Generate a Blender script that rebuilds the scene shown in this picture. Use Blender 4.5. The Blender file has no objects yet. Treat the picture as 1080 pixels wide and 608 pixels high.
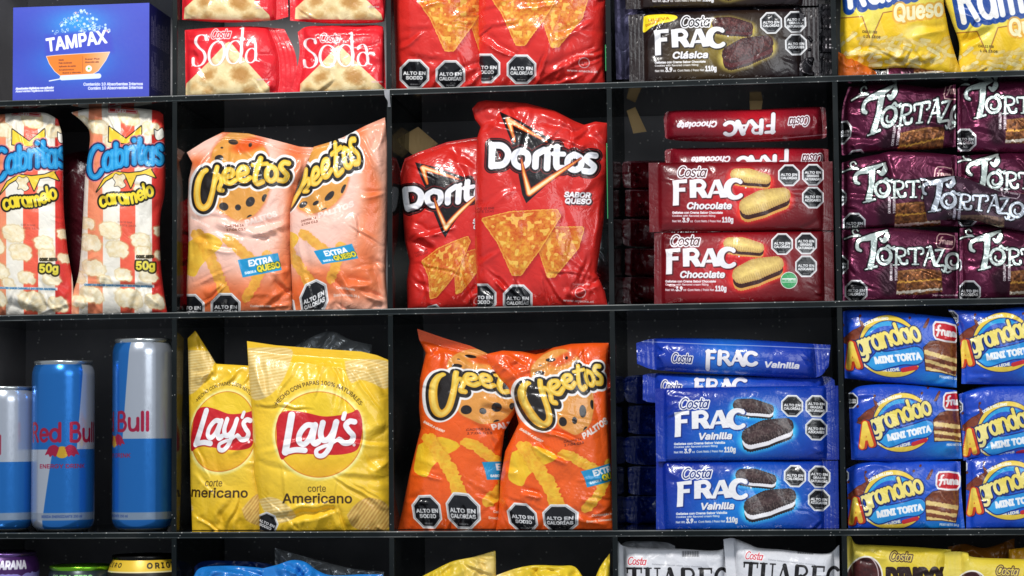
import bpy, math, random
import numpy as np

# ------------------------------------------------------------------ scene
sc = bpy.context.scene
COL = sc.collection
R_ = math.radians

# ------------------------------------------------------------------ camera (fitted to the shelf grid)
F = 2200.0
RX, RY, RZ = -0.07039, 0.12065, -0.01832
CAM = np.array([0.27657, 0.13388, -2.17337])          # right, down, depth (metres)


def _rot(rx, ry, rz):
    cx, sx = math.cos(rx), math.sin(rx); cy, sy = math.cos(ry), math.sin(ry); cz, sz = math.cos(rz), math.sin(rz)
    X = np.array([[1, 0, 0], [0, cx, -sx], [0, sx, cx]])
    Y = np.array([[cy, 0, sy], [0, 1, 0], [-sy, 0, cy]])
    Z = np.array([[cz, -sz, 0], [sz, cz, 0], [0, 0, 1]])
    return Z @ Y @ X


ROT = _rot(RX, RY, RZ)


def at(px, py, depth):
    """World points (x, y deep, z up) seen at photo pixel px, py on the vertical plane `depth` metres into the cabinet."""
    px = np.asarray(px, float); py = np.asarray(py, float); depth = np.broadcast_to(np.asarray(depth, float), px.shape)
    q = np.stack([(px - 540) / F, (py - 304) / F, np.ones_like(px)], -1) @ ROT
    k = (depth - CAM[2]) / q[..., 2]
    p = CAM + q * k[..., None]
    return np.stack([p[..., 0], p[..., 2], -p[..., 1]], -1)


def make_camera():
    cd = bpy.data.cameras.new('camera'); co = bpy.data.objects.new('camera', cd); COL.objects.link(co)
    def w(v): return (v[0], v[2], -v[1])
    r, d, f = w(ROT[0]), w(ROT[1]), w(ROT[2])
    from mathutils import Matrix
    m = Matrix(((r[0], -d[0], -f[0]), (r[1], -d[1], -f[1]), (r[2], -d[2], -f[2])))
    co.matrix_world = Matrix.Translation(w(CAM)) @ m.to_4x4()
    cd.sensor_fit = 'HORIZONTAL'; cd.sensor_width = 36; cd.lens = F / 1080 * 36
    cd.clip_start = 0.01; cd.clip_end = 50
    sc.camera = co


# ------------------------------------------------------------------ object helpers
def thing(name, loc, label, cat, group=None):
    o = bpy.data.objects.new(name, None); COL.objects.link(o)
    o.empty_display_size = 0.02
    o.location = loc; o['label'] = label; o['category'] = cat
    if group: o['group'] = group
    return o


def mesh_obj(name, verts, faces, mats, parent=None, uv=None, normals=None, smooth=True, mi=None):
    """One mesh object; verts in world space when there is no parent, else local to the parent."""
    me = bpy.data.meshes.new(name)
    verts = np.asarray(verts, np.float32)
    if isinstance(faces, np.ndarray):
        nf = len(faces); k = faces.shape[1]
        me.vertices.add(len(verts)); me.vertices.foreach_set('co', verts.ravel())
        me.loops.add(nf * k); me.loops.foreach_set('vertex_index', faces.astype(np.int32).ravel())
        me.polygons.add(nf)
        me.polygons.foreach_set('loop_start', np.arange(0, nf * k, k, dtype=np.int32))
        me.update(calc_edges=True)
    else:
        me.from_pydata([tuple(map(float, v)) for v in verts], [], faces)
    for m in (mats if isinstance(mats, (list, tuple)) else [mats]): me.materials.append(m)
    n = len(me.polygons)
    me.polygons.foreach_set('use_smooth', np.full(n, smooth))
    if mi is not None: me.polygons.foreach_set('material_index', np.asarray(mi, np.int32))
    if uv is not None:
        l = me.uv_layers.new(name='print')
        vi = np.empty(len(me.loops), np.int32); me.loops.foreach_get('vertex_index', vi)
        l.data.foreach_set('uv', np.asarray(uv, np.float32)[vi].ravel())
    me.validate(); me.update()
    if normals is not None:
        me.normals_split_custom_set_from_vertices(np.asarray(normals, np.float32))
    o = bpy.data.objects.new(name, me); COL.objects.link(o)
    if parent is not None: o.parent = parent
    return o


def box_geo(x0, x1, y0, y1, z0, z1, b=0.0):
    import bmesh
    bm = bmesh.new()
    bmesh.ops.create_cube(bm, size=1)
    for v in bm.verts:
        v.co.x = x0 + (v.co.x + .5) * (x1 - x0); v.co.y = y0 + (v.co.y + .5) * (y1 - y0); v.co.z = z0 + (v.co.z + .5) * (z1 - z0)
    if b > 0:
        bmesh.ops.bevel(bm, geom=list(bm.edges), offset=b, segments=2, affect='EDGES', profile=.6)
    return bm


def bm_obj(name, bm, mats, parent=None, smooth=False):
    me = bpy.data.meshes.new(name); bm.to_mesh(me); bm.free()
    for m in (mats if isinstance(mats, (list, tuple)) else [mats]): me.materials.append(m)
    if smooth: me.polygons.foreach_set('use_smooth', np.full(len(me.polygons), True))
    o = bpy.data.objects.new(name, me); COL.objects.link(o)
    if parent is not None: o.parent = parent
    return o


# ------------------------------------------------------------------ 2D print shop: signed distances rasterised in numpy
def catmull(pts, n=6, closed=False):
    p = np.asarray(pts, float)
    if len(p) < 3: return p
    q = np.vstack([2 * p[0] - p[1], p, 2 * p[-1] - p[-2]])
    out = []
    t = np.linspace(0, 1, n, endpoint=False)[:, None]
    for i in range(len(p) - 1):
        a, b, c, d = q[i], q[i + 1], q[i + 2], q[i + 3]
        out.append(.5 * (2 * b + (c - a) * t + (2 * a - 5 * b + 4 * c - d) * t ** 2 + (3 * b - a - 3 * c + d) * t ** 3))
    out.append(p[-1:])
    return np.vstack(out)


def arc(cx, cy, rx, ry, a0, a1, n=18):
    a = np.radians(np.linspace(a0, a1, n))
    return np.stack([cx + rx * np.cos(a), cy + ry * np.sin(a)], 1)


def L(*p): return np.array(p, float)
def SM(*p, n=6): return catmull(np.array(p, float), n)


# a single line alphabet (y up, baseline 0, x-height .67, capitals 1): advance, strokes
GL = {
 'a': (.70, [arc(.29, .33, .25, .33, 0, 360), L((.56, .66), (.56, 0))]),
 'b': (.68, [L((.08, 1), (.08, 0)), arc(.34, .33, .25, .33, 0, 360)]),
 'c': (.60, [arc(.32, .33, .27, .33, 48, 312)]),
 'd': (.70, [arc(.29, .33, .25, .33, 0, 360), L((.56, 1), (.56, 0))]),
 'e': (.64, [np.vstack([L((.08, .35), (.52, .35)), arc(.31, .34, .25, .33, 15, 318)])]),
 'g': (.70, [arc(.29, .33, .25, .33, 0, 360), SM((.56, .66), (.56, .1), (.54, -.16), (.36, -.3), (.1, -.24))]),
 'h': (.66, [L((.08, 1), (.08, 0)), SM((.08, .38), (.2, .6), (.36, .66), (.5, .55), (.53, .35), (.53, 0))]),
 'i': (.24, [L((.1, .66), (.1, 0)), L((.1, .93), (.1, .94))]),
 'l': (.24, [L((.1, 1), (.1, 0))]),
 'm': (.98, [L((.08, .66), (.08, 0)), SM((.08, .4), (.18, .6), (.3, .66), (.42, .56), (.45, .36), (.45, 0)),
             SM((.45, .4), (.55, .6), (.67, .66), (.79, .56), (.82, .36), (.82, 0))]),
 'n': (.66, [L((.08, .66), (.08, 0)), SM((.08, .38), (.2, .6), (.36, .66), (.5, .55), (.53, .35), (.53, 0))]),
 'o': (.66, [arc(.32, .33, .26, .33, 0, 360)]),
 'r': (.46, [L((.08, .66), (.08, 0)), SM((.08, .36), (.18, .57), (.38, .64))]),
 's': (.56, [SM((.46, .55), (.3, .67), (.1, .57), (.14, .41), (.36, .29), (.47, .14), (.29, -.01), (.05, .1))]),
 't': (.44, [SM((.2, .95), (.19, .5), (.2, .14), (.28, .01), (.4, .06)), L((.02, .64), (.38, .64))]),
 'u': (.68, [SM((.08, .66), (.08, .3), (.14, .06), (.3, 0), (.46, .08), (.56, .3)), L((.56, .66), (.56, 0))]),
 'y': (.64, [SM((.06, .66), (.1, .3), (.24, .06), (.42, .12), (.54, .4)), SM((.56, .66), (.52, .1), (.4, -.24), (.2, -.32), (.04, -.22))]),
 'A': (.80, [L((.06, 0), (.38, 1), (.70, 0)), L((.18, .32), (.58, .32))]),
 'B': (.72, [L((.08, 0), (.08, 1)), SM((.08, 1), (.4, 1), (.52, .78), (.4, .54), (.08, .54)), SM((.08, .54), (.44, .54), (.6, .28), (.44, 0), (.08, 0))]),
 'C': (.80, [arc(.46, .5, .4, .5, 48, 312)]),
 'D': (.80, [L((.08, 0), (.08, 1)), SM((.08, 1), (.38, .99), (.62, .8), (.68, .5), (.62, .2), (.38, .01), (.08, 0))]),
 'F': (.62, [L((.1, 0), (.1, 1)), L((.1, 1), (.56, 1)), L((.1, .52), (.46, .52))]),
 'L': (.60, [L((.08, 1), (.08, 0), (.52, 0))]),
 'O': (.86, [arc(.44, .5, .38, .5, 0, 360, 26)]),
 'R': (.74, [L((.1, 0), (.1, 1)), SM((.1, 1), (.42, .99), (.56, .76), (.42, .52), (.1, .5)), L((.36, .5), (.62, 0))]),
 'S': (.68, [SM((.56, .84), (.36, 1.01), (.1, .84), (.14, .62), (.42, .46), (.58, .24), (.36, -.01), (.06, .14))]),
 'T': (.66, [L((.33, 1), (.33, 0)), L((.03, 1), (.63, 1))]),
 'Z': (.66, [L((.06, 1), (.58, 1), (.06, 0), (.6, 0))]),
 "'": (.20, [L((.1, 1), (.07, .8))]),
 ' ': (.34, []),
}

_txt_cache = {}
try:    # Blender's own bundled sans serif; its built-in face when that is missing
    FACE = bpy.data.fonts.load(bpy.utils.system_resource('DATAFILES') + '/fonts/Inter.woff2')
except Exception:
    FACE = None


def text_edges(body):
    """Contour edges of a line of the built-in font: N x 2 x 2, cap height normalised to 1, plus its width."""
    if body in _txt_cache: return _txt_cache[body]
    def raw(s):
        c = bpy.data.curves.new('t', 'FONT'); c.body = s
        if FACE: c.font = FACE
        c.fill_mode = 'NONE'; c.resolution_u = 3
        o = bpy.data.objects.new('t', c); COL.objects.link(o)
        dg = bpy.context.evaluated_depsgraph_get(); m = bpy.data.meshes.new_from_object(o.evaluated_get(dg))
        v = np.array([w.co[:2] for w in m.vertices], float).reshape(-1, 2)
        e = np.array([x.vertices[:] for x in m.edges], int).reshape(-1, 2)
        bpy.data.objects.remove(o); bpy.data.curves.remove(c); bpy.data.meshes.remove(m)
        return v[e]
    global _cap
    try: _cap
    except NameError:
        h = raw('H'); _cap = h[..., 1].max() - h[..., 1].min()
    e = raw(body) / _cap
    if len(e): x0 = e[..., 0].min(); e[..., 0] -= x0; w = e[..., 0].max()
    else: w = 0
    _txt_cache[body] = (e, w)
    return e, w


def vnoise(w, h, cell, seed, octaves=1):
    rng = np.random.RandomState(seed); out = np.zeros((h, w), np.float32); amp = 1.0; tot = 0
    for _ in range(octaves):
        gw, gh = int(w / cell) + 3, int(h / cell) + 3
        g = rng.rand(gh, gw).astype(np.float32)
        x = np.arange(w) / cell; y = np.arange(h) / cell
        xi = x.astype(int); yi = y.astype(int); fx = x - xi; fy = y - yi
        fx = (fx * fx * (3 - 2 * fx)).astype(np.float32); fy = (fy * fy * (3 - 2 * fy)).astype(np.float32)[:, None]
        a = g[yi][:, xi]; b = g[yi][:, xi + 1]; c = g[yi + 1][:, xi]; d = g[yi + 1][:, xi + 1]
        out += amp * ((a * (1 - fx) + b * fx) * (1 - fy) + (c * (1 - fx) + d * fx) * fy)
        tot += amp; amp *= .55; cell = max(cell / 2, 1.0)
    return out / tot


def C3(*c): return np.array(c, np.float32) / 255.0


class Canvas:
    BIG = 40.0

    def __init__(s, x0, y0, x1, y1, S, base):
        s.x0, s.y0, s.x1, s.y1, s.S = x0, y0, x1, y1, S
        s.W, s.H = int(round((x1 - x0) * S)), int(round((y1 - y0) * S))
        s.img = np.empty((s.H, s.W, 3), np.float32); s.img[:] = C3(*base)
        s.gx = (x0 + (np.arange(s.W) + .5) / S).astype(np.float32)
        s.gy = (y0 + (np.arange(s.H) + .5) / S).astype(np.float32)
        s.X, s.Y = np.meshgrid(s.gx, s.gy)
        s.lab = np.zeros((s.H, s.W), np.int16); s.names = ['']

    def new(s): return np.full((s.H, s.W), s.BIG, np.float32)

    def win(s, xa, xb, ya, yb):
        i0 = max(0, int((xa - s.x0) * s.S)); i1 = min(s.W, int((xb - s.x0) * s.S) + 2)
        j0 = max(0, int((ya - s.y0) * s.S)); j1 = min(s.H, int((yb - s.y0) * s.S) + 2)
        return i0, i1, j0, j1

    def strokes(s, items, pad=7.0, d=None):
        if d is None: d = s.new()
        for pts, r in items:
            pts = np.asarray(pts, float); r = np.broadcast_to(np.asarray(r, float), (len(pts),))
            for k in range(len(pts) - 1):
                (ax, ay), (bx, by) = pts[k], pts[k + 1]; ra, rb = r[k], r[k + 1]; m = max(ra, rb) + pad
                i0, i1, j0, j1 = s.win(min(ax, bx) - m, max(ax, bx) + m, min(ay, by) - m, max(ay, by) + m)
                if i1 <= i0 or j1 <= j0: continue
                x = s.gx[i0:i1][None] - ax; y = s.gy[j0:j1][:, None] - ay
                vx, vy = bx - ax, by - ay; l2 = vx * vx + vy * vy + 1e-9
                t = np.clip((x * vx + y * vy) / l2, 0, 1)
                dd = np.sqrt((x - t * vx) ** 2 + (y - t * vy) ** 2) - (ra + (rb - ra) * t)
                w = d[j0:j1, i0:i1]; np.minimum(w, dd, out=w)
        return d

    def edges(s, E, pad=7.0, d=None):
        """Signed distance to even-odd contours given as edges N x 2 x 2."""
        if len(E) == 0: return s.new()
        u = s.new(); par = np.zeros((s.H, s.W), bool)
        X0 = E[..., 0].min(); X1 = E[..., 0].max()
        for (ax, ay), (bx, by) in E:
            i0, i1, j0, j1 = s.win(min(ax, bx) - pad, max(ax, bx) + pad, min(ay, by) - pad, max(ay, by) + pad)
            if i1 > i0 and j1 > j0:
                x = s.gx[i0:i1][None] - ax; y = s.gy[j0:j1][:, None] - ay
                vx, vy = bx - ax, by - ay; l2 = vx * vx + vy * vy + 1e-9
                t = np.clip((x * vx + y * vy) / l2, 0, 1)
                dd = np.sqrt((x - t * vx) ** 2 + (y - t * vy) ** 2)
                w = u[j0:j1, i0:i1]; np.minimum(w, dd, out=w)
            ya, yb = min(ay, by), max(ay, by)
            j0 = int(np.searchsorted(s.gy, ya, 'right')); j1 = int(np.searchsorted(s.gy, yb, 'right'))
            if j1 > j0:
                yy = s.gy[j0:j1]; xc = ax + (yy - ay) * (bx - ax) / (by - ay)
                i0, i1, _, _ = s.win(X0, X1, 0, 1)
                par[j0:j1, i0:i1] ^= (s.gx[i0:i1][None] < xc[:, None])
        v = np.where(par, -u, u)
        return v if d is None else np.minimum(d, v)

    def poly(s, pts, pad=9.0, smooth=0):
        p = np.asarray(pts, float)
        if smooth:
            p = catmull(np.vstack([p, p[:1]]), smooth)[:-1]
        return s.edges(np.stack([p, np.roll(p, -1, 0)], 1), pad)

    def ellipse(s, cx, cy, rx, ry, rot=0):
        a = R_(rot); c, n = math.cos(a), math.sin(a)
        x = s.X - cx; y = s.Y - cy
        k = np.sqrt(((x * c + y * n) / rx) ** 2 + ((-x * n + y * c) / ry) ** 2)
        return (k - 1) * min(rx, ry)

    def fill(s, d, col, off=0.0, alpha=1.0, soft=0.0):
        k = 1.0 / max(soft, 1.0 / s.S)
        a = np.clip(.5 - (d - off) * k, 0, 1) * alpha
        c = C3(*col) if isinstance(col, tuple) else col
        s.img += a[..., None] * (c - s.img)

    def glow(s, cx, cy, rx, ry, col, alpha=1.0, p=1.0, rot=0):
        a = R_(rot); c, n = math.cos(a), math.sin(a)
        x = s.X - cx; y = s.Y - cy
        k = ((x * c + y * n) / rx) ** 2 + ((-x * n + y * c) / ry) ** 2
        m = np.exp(-k * p) * alpha
        s.img += m[..., None] * (C3(*col) - s.img)

    def part(s, name, d, off=0.0):
        s.names.append(name); s.lab[d < off] = len(s.names) - 1

    # writing -----------------------------------------------------
    def text(s, body, x, y, h, col, align='l', w=None, rot=0, shear=0, bold=0, off=0, arcs=None, ret=False, alpha=1.0):
        """Built-in font: baseline at x, y; cap height h; w squeezes to that width; arcs=(cx, cy, r) bends it round a circle."""
        e, tw = text_edges(body)
        if len(e) == 0: return None
        sx = h if w is None else w / max(tw, 1e-6)
        p = e.copy(); ox = {'l': 0, 'c': -tw / 2, 'r': -tw}[align]
        px = (p[..., 0] + ox) * sx + shear * p[..., 1] * h; py = p[..., 1] * h
        if arcs:
            cx, cy, r = arcs; a = px / abs(r) * (1 if r > 0 else -1); rr = abs(r) + (py if r > 0 else -py)
            a0 = -math.pi / 2 if r > 0 else math.pi / 2
            q = np.stack([cx + rr * np.cos(a0 + a + R_(rot)), cy + rr * np.sin(a0 + a + R_(rot))], -1)
        else:
            a = R_(rot); c, n = math.cos(a), math.sin(a)
            q = np.stack([x + px * c + py * n, y + px * n - py * c], -1)
        d = s.edges(q, pad=max(2.0, bold + off + 1.5))
        if ret: return d - bold
        s.fill(d, col, bold, alpha=alpha)
        return d - bold

    def logo(s, body, x, y, size, r, sx=1.0, rot=0.0, shear=0.0, track=0.0, nib=None, tweak=None, arch=None, pad=7.0, d=None):
        """Single line alphabet drawn with a round pen of radius r (nib: thin share of upright strokes). tweak[i]=(dx, dy, scale, rot)."""
        a = R_(rot); c, n = math.cos(a), math.sin(a); cur = 0.0; items = []
        for i, ch in enumerate(body):
            adv, st = GL[ch]
            dx, dy, sc_, ra = (tweak or {}).get(i, (0, 0, 1, 0))
            for P in st:
                P = np.asarray(P, float) * sc_
                if ra:
                    q = R_(ra); P = np.stack([P[:, 0] * math.cos(q) - P[:, 1] * math.sin(q), P[:, 0] * math.sin(q) + P[:, 1] * math.cos(q)], 1)
                lx = (cur + (P[:, 0] + dx + P[:, 1] * shear) * sx) * size; ly = (P[:, 1] + dy) * size
                if arch is not None: ly = ly + arch(lx / size) * size
                Q = np.stack([x + lx * c + ly * n, y + lx * n - ly * c], 1)
                if nib is not None:
                    t = np.gradient(Q, axis=0) if len(Q) > 1 else np.ones_like(Q)
                    t = np.abs(t) / (np.linalg.norm(t, axis=1)[:, None] + 1e-9)
                    tv = np.abs(t[:, 0] * n * -1 + t[:, 1] * c) if rot == 0 else t[:, 1]
                    items.append((Q, r * (nib + (1 - nib) * tv)))
                else: items.append((Q, r))
            cur += (adv * sc_ + track) * sx
        return s.strokes(items, pad, d)

    def octagon(s, cx, cy, R, lines, rot=0, vis=1.0, label=True):
        a = np.radians(22.5 + 45 * np.arange(8) + rot)
        P = np.stack([cx + R * np.cos(a), cy + R * np.sin(a)], 1)
        d = s.poly(P, pad=R)
        s.fill(d, (238, 238, 238)); s.fill(d, (18, 18, 22), -R * .15)
        s.fill(np.abs(d + R * .10) - R * .012, (60, 60, 64), alpha=.7)
        h = R * .19; n = len(lines); y = cy + h * .2 - (n - 2) * h * .75
        for i, t in enumerate(lines):
            w = R * 1.36 if len(t) > 6 else R * 1.02
            ang = R_(rot)
            s.text(t, cx - (y - cy) * math.sin(ang), cy + (y - cy) * math.cos(ang), h, (238, 238, 238), 'c', w=w * vis, rot=rot, bold=R * .018)
            y += h * 1.5
        yy = R * .68
        s.text('Ministerio', cx - yy * math.sin(R_(rot)), cy + yy * math.cos(R_(rot)), h * .5, (225, 225, 225), 'c', w=R * .5, rot=rot)
        if label: s.part('warning_seal', d)
        return d

    def image(s, name):
        im = bpy.data.images.new(name, s.W, s.H, alpha=False)
        px = np.ones((s.H, s.W, 4), np.float32); px[..., :3] = np.clip(s.img[::-1], 0, 1)
        im.pixels.foreach_set(px.ravel()); im.update(); im.pack()
        return im

    def uv(s, x, y):
        return np.stack([(x - s.x0) / (s.x1 - s.x0), 1 - (y - s.y0) / (s.y1 - s.y0)], -1)


def Z(ox, oy, k):
    """Coordinates read off an enlarged view of the photograph -> photograph pixels."""
    def f(*pts):
        q = [(x / k + ox, y / k + oy) for x, y in pts]
        return q[0] if len(q) == 1 else q
    return f


# ------------------------------------------------------------------ materials
def nodes(name):
    m = bpy.data.materials.new(name); m.use_nodes = True
    nt = m.node_tree; b = nt.nodes['Principled BSDF']
    return m, nt, b


def add_bump(nt, b, scale, strength, dist=0.001, detail=3):
    n = nt.nodes.new('ShaderNodeTexNoise'); n.inputs['Scale'].default_value = scale; n.inputs['Detail'].default_value = detail
    tc = nt.nodes.new('ShaderNodeTexCoord'); nt.links.new(tc.outputs['Object'], n.inputs['Vector'])
    u = nt.nodes.new('ShaderNodeBump'); u.inputs['Strength'].default_value = strength; u.inputs['Distance'].default_value = dist
    nt.links.new(n.outputs['Fac'], u.inputs['Height']); nt.links.new(u.outputs['Normal'], b.inputs['Normal'])
    return n


def film_mat(name, image, rough=.3, metal=0.0, spec=.5, bump=.25, coat=0.0, bscale=260, crinkle=.16):
    m, nt, b = nodes(name)
    t = nt.nodes.new('ShaderNodeTexImage'); t.image = image; t.interpolation = 'Cubic'; t.extension = 'EXTEND'
    nt.links.new(t.outputs['Color'], b.inputs['Base Color'])
    b.inputs['Metallic'].default_value = metal; b.inputs['Specular IOR Level'].default_value = spec
    b.inputs['Coat Weight'].default_value = coat; b.inputs['Coat Roughness'].default_value = .09
    n = add_bump(nt, b, bscale, bump)
    if crinkle:     # fine branching creases of handled film
        tc = nt.nodes.new('ShaderNodeTexCoord'); q = nt.nodes.new('ShaderNodeTexNoise'); q.inputs['Scale'].default_value = 46; q.inputs['Detail'].default_value = 2.2; q.inputs['Distortion'].default_value = 1.1
        nt.links.new(tc.outputs['Object'], q.inputs['Vector'])
        s1 = nt.nodes.new('ShaderNodeMath'); s1.operation = 'SUBTRACT'; s1.inputs[1].default_value = .5; nt.links.new(q.outputs['Fac'], s1.inputs[0])
        s2 = nt.nodes.new('ShaderNodeMath'); s2.operation = 'ABSOLUTE'; nt.links.new(s1.outputs['Value'], s2.inputs[0])
        s3 = nt.nodes.new('ShaderNodeMath'); s3.operation = 'POWER'; s3.inputs[1].default_value = .6; nt.links.new(s2.outputs['Value'], s3.inputs[0])
        u2 = nt.nodes.new('ShaderNodeBump'); u2.inputs['Strength'].default_value = crinkle; u2.inputs['Distance'].default_value = .0045
        old = b.inputs['Normal'].links[0].from_node
        nt.links.new(s3.outputs['Value'], u2.inputs['Height']); nt.links.new(old.outputs['Normal'], u2.inputs['Normal']); nt.links.new(u2.outputs['Normal'], b.inputs['Normal'])
        nt.links.new(u2.outputs['Normal'], b.inputs['Coat Normal'])
    r = nt.nodes.new('ShaderNodeMapRange'); r.inputs['To Min'].default_value = rough - .06; r.inputs['To Max'].default_value = rough + .1
    nt.links.new(n.outputs['Fac'], r.inputs['Value']); nt.links.new(r.outputs['Result'], b.inputs['Roughness'])
    return m


def plain_mat(name, col, rough=.4, metal=0.0, spec=.5, bump=0.0, bscale=200):
    m, nt, b = nodes(name)
    c = [(v / 255 / 12.92 if v / 255 < .04045 else ((v / 255 + .055) / 1.055) ** 2.4) for v in col]
    b.inputs['Base Color'].default_value = (*c, 1); b.inputs['Roughness'].default_value = rough
    b.inputs['Metallic'].default_value = metal; b.inputs['Specular IOR Level'].default_value = spec
    if bump: add_bump(nt, b, bscale, bump)
    return m


def dust_nodes(nt, b, base, scale, thr, amount, tint=(.5, .5, .48), film=.12):
    """Specks of dust of their own shape scattered on a dark sheet."""
    tc = nt.nodes.new('ShaderNodeTexCoord')
    v = nt.nodes.new('ShaderNodeTexVoronoi'); v.inputs['Scale'].default_value = scale
    nt.links.new(tc.outputs['Object'], v.inputs['Vector'])
    n = nt.nodes.new('ShaderNodeTexNoise'); n.inputs['Scale'].default_value = 14; n.inputs['Detail'].default_value = 6
    nt.links.new(tc.outputs['Object'], n.inputs['Vector'])
    m = nt.nodes.new('ShaderNodeMapRange'); m.inputs['From Min'].default_value = thr; m.inputs['From Max'].default_value = 0.02
    nt.links.new(v.outputs['Distance'], m.inputs['Value'])
    sep = nt.nodes.new('ShaderNodeSeparateColor'); nt.links.new(v.outputs['Color'], sep.inputs['Color'])
    g = nt.nodes.new('ShaderNodeMath'); g.operation = 'GREATER_THAN'; g.inputs[1].default_value = 1 - amount
    nt.links.new(sep.outputs['Red'], g.inputs[0])
    mu = nt.nodes.new('ShaderNodeMath'); mu.operation = 'MULTIPLY'; nt.links.new(m.outputs['Result'], mu.inputs[0]); nt.links.new(g.outputs['Value'], mu.inputs[1])
    mr = nt.nodes.new('ShaderNodeMapRange'); mr.inputs['From Min'].default_value = .48; mr.inputs['From Max'].default_value = .75; mr.inputs['To Max'].default_value = film
    nt.links.new(n.outputs['Fac'], mr.inputs['Value'])
    ad = nt.nodes.new('ShaderNodeMath'); ad.operation = 'ADD'; ad.use_clamp = True
    nt.links.new(mu.outputs['Value'], ad.inputs[0]); nt.links.new(mr.outputs['Result'], ad.inputs[1])
    mx = nt.nodes.new('ShaderNodeMix'); mx.data_type = 'RGBA'
    mx.inputs['A'].default_value = (*base, 1); mx.inputs['B'].default_value = (*tint, 1)
    nt.links.new(ad.outputs['Value'], mx.inputs['Factor']); nt.links.new(mx.outputs['Result'], b.inputs['Base Color'])
    return ad

# ------------------------------------------------------------------ packs: printed film shaped over a filled body
def warp_fn(marks):
    """Smooth map photo px -> artwork px through landmark pairs ((px, py), (ax, ay))."""
    if not marks: return lambda x, y: (x, y)
    a = np.array([m[0] for m in marks], float); b = np.array([m[1] for m in marks], float)
    n = len(a)
    if n == 1: return lambda x, y: (x + b[0, 0] - a[0, 0], y + b[0, 1] - a[0, 1])
    if n == 2:
        za, zb = a[:, 0] + 1j * a[:, 1], b[:, 0] + 1j * b[:, 1]
        k = (zb[1] - zb[0]) / (za[1] - za[0])
        def f(x, y):
            q = zb[0] + k * ((x + 1j * y) - za[0]); return q.real, q.imag
        return f
    def U(r2): return r2 * np.log(r2 + 1e-9)
    K = U(((a[:, None] - a[None]) ** 2).sum(-1)); P = np.hstack([np.ones((n, 1)), a])
    M = np.zeros((n + 3, n + 3)); M[:n, :n] = K; M[:n, n:] = P; M[n:, :n] = P.T
    w = np.linalg.lstsq(M, np.vstack([b, np.zeros((3, 2))]), rcond=None)[0]
    def f(x, y):
        o0 = w[n, 0] + w[n + 1, 0] * x + w[n + 2, 0] * y; o1 = w[n, 1] + w[n + 1, 1] * x + w[n + 2, 1] * y
        for i in range(n):
            u = U((x - a[i, 0]) ** 2 + (y - a[i, 1]) ** 2); o0 = o0 + w[i, 0] * u; o1 = o1 + w[i, 1] * u
        return o0, o1
    return f


def along(pts, t, smooth=True):
    p = np.asarray(pts, float)
    if smooth and len(p) > 2: p = catmull(p, 8)
    l = np.r_[0, np.cumsum(np.linalg.norm(np.diff(p, axis=0), axis=1))]; l /= l[-1]
    return np.stack([np.interp(t, l, p[:, 0]), np.interp(t, l, p[:, 1])], -1)


def sstep(a, b, x):
    t = np.clip((x - a) / (b - a), 0, 1); return t * t * (3 - 2 * t)


SHELF_Z = {1: 0.23453, 2: 0.0, 3: -0.23453, 4: -0.46907}


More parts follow.
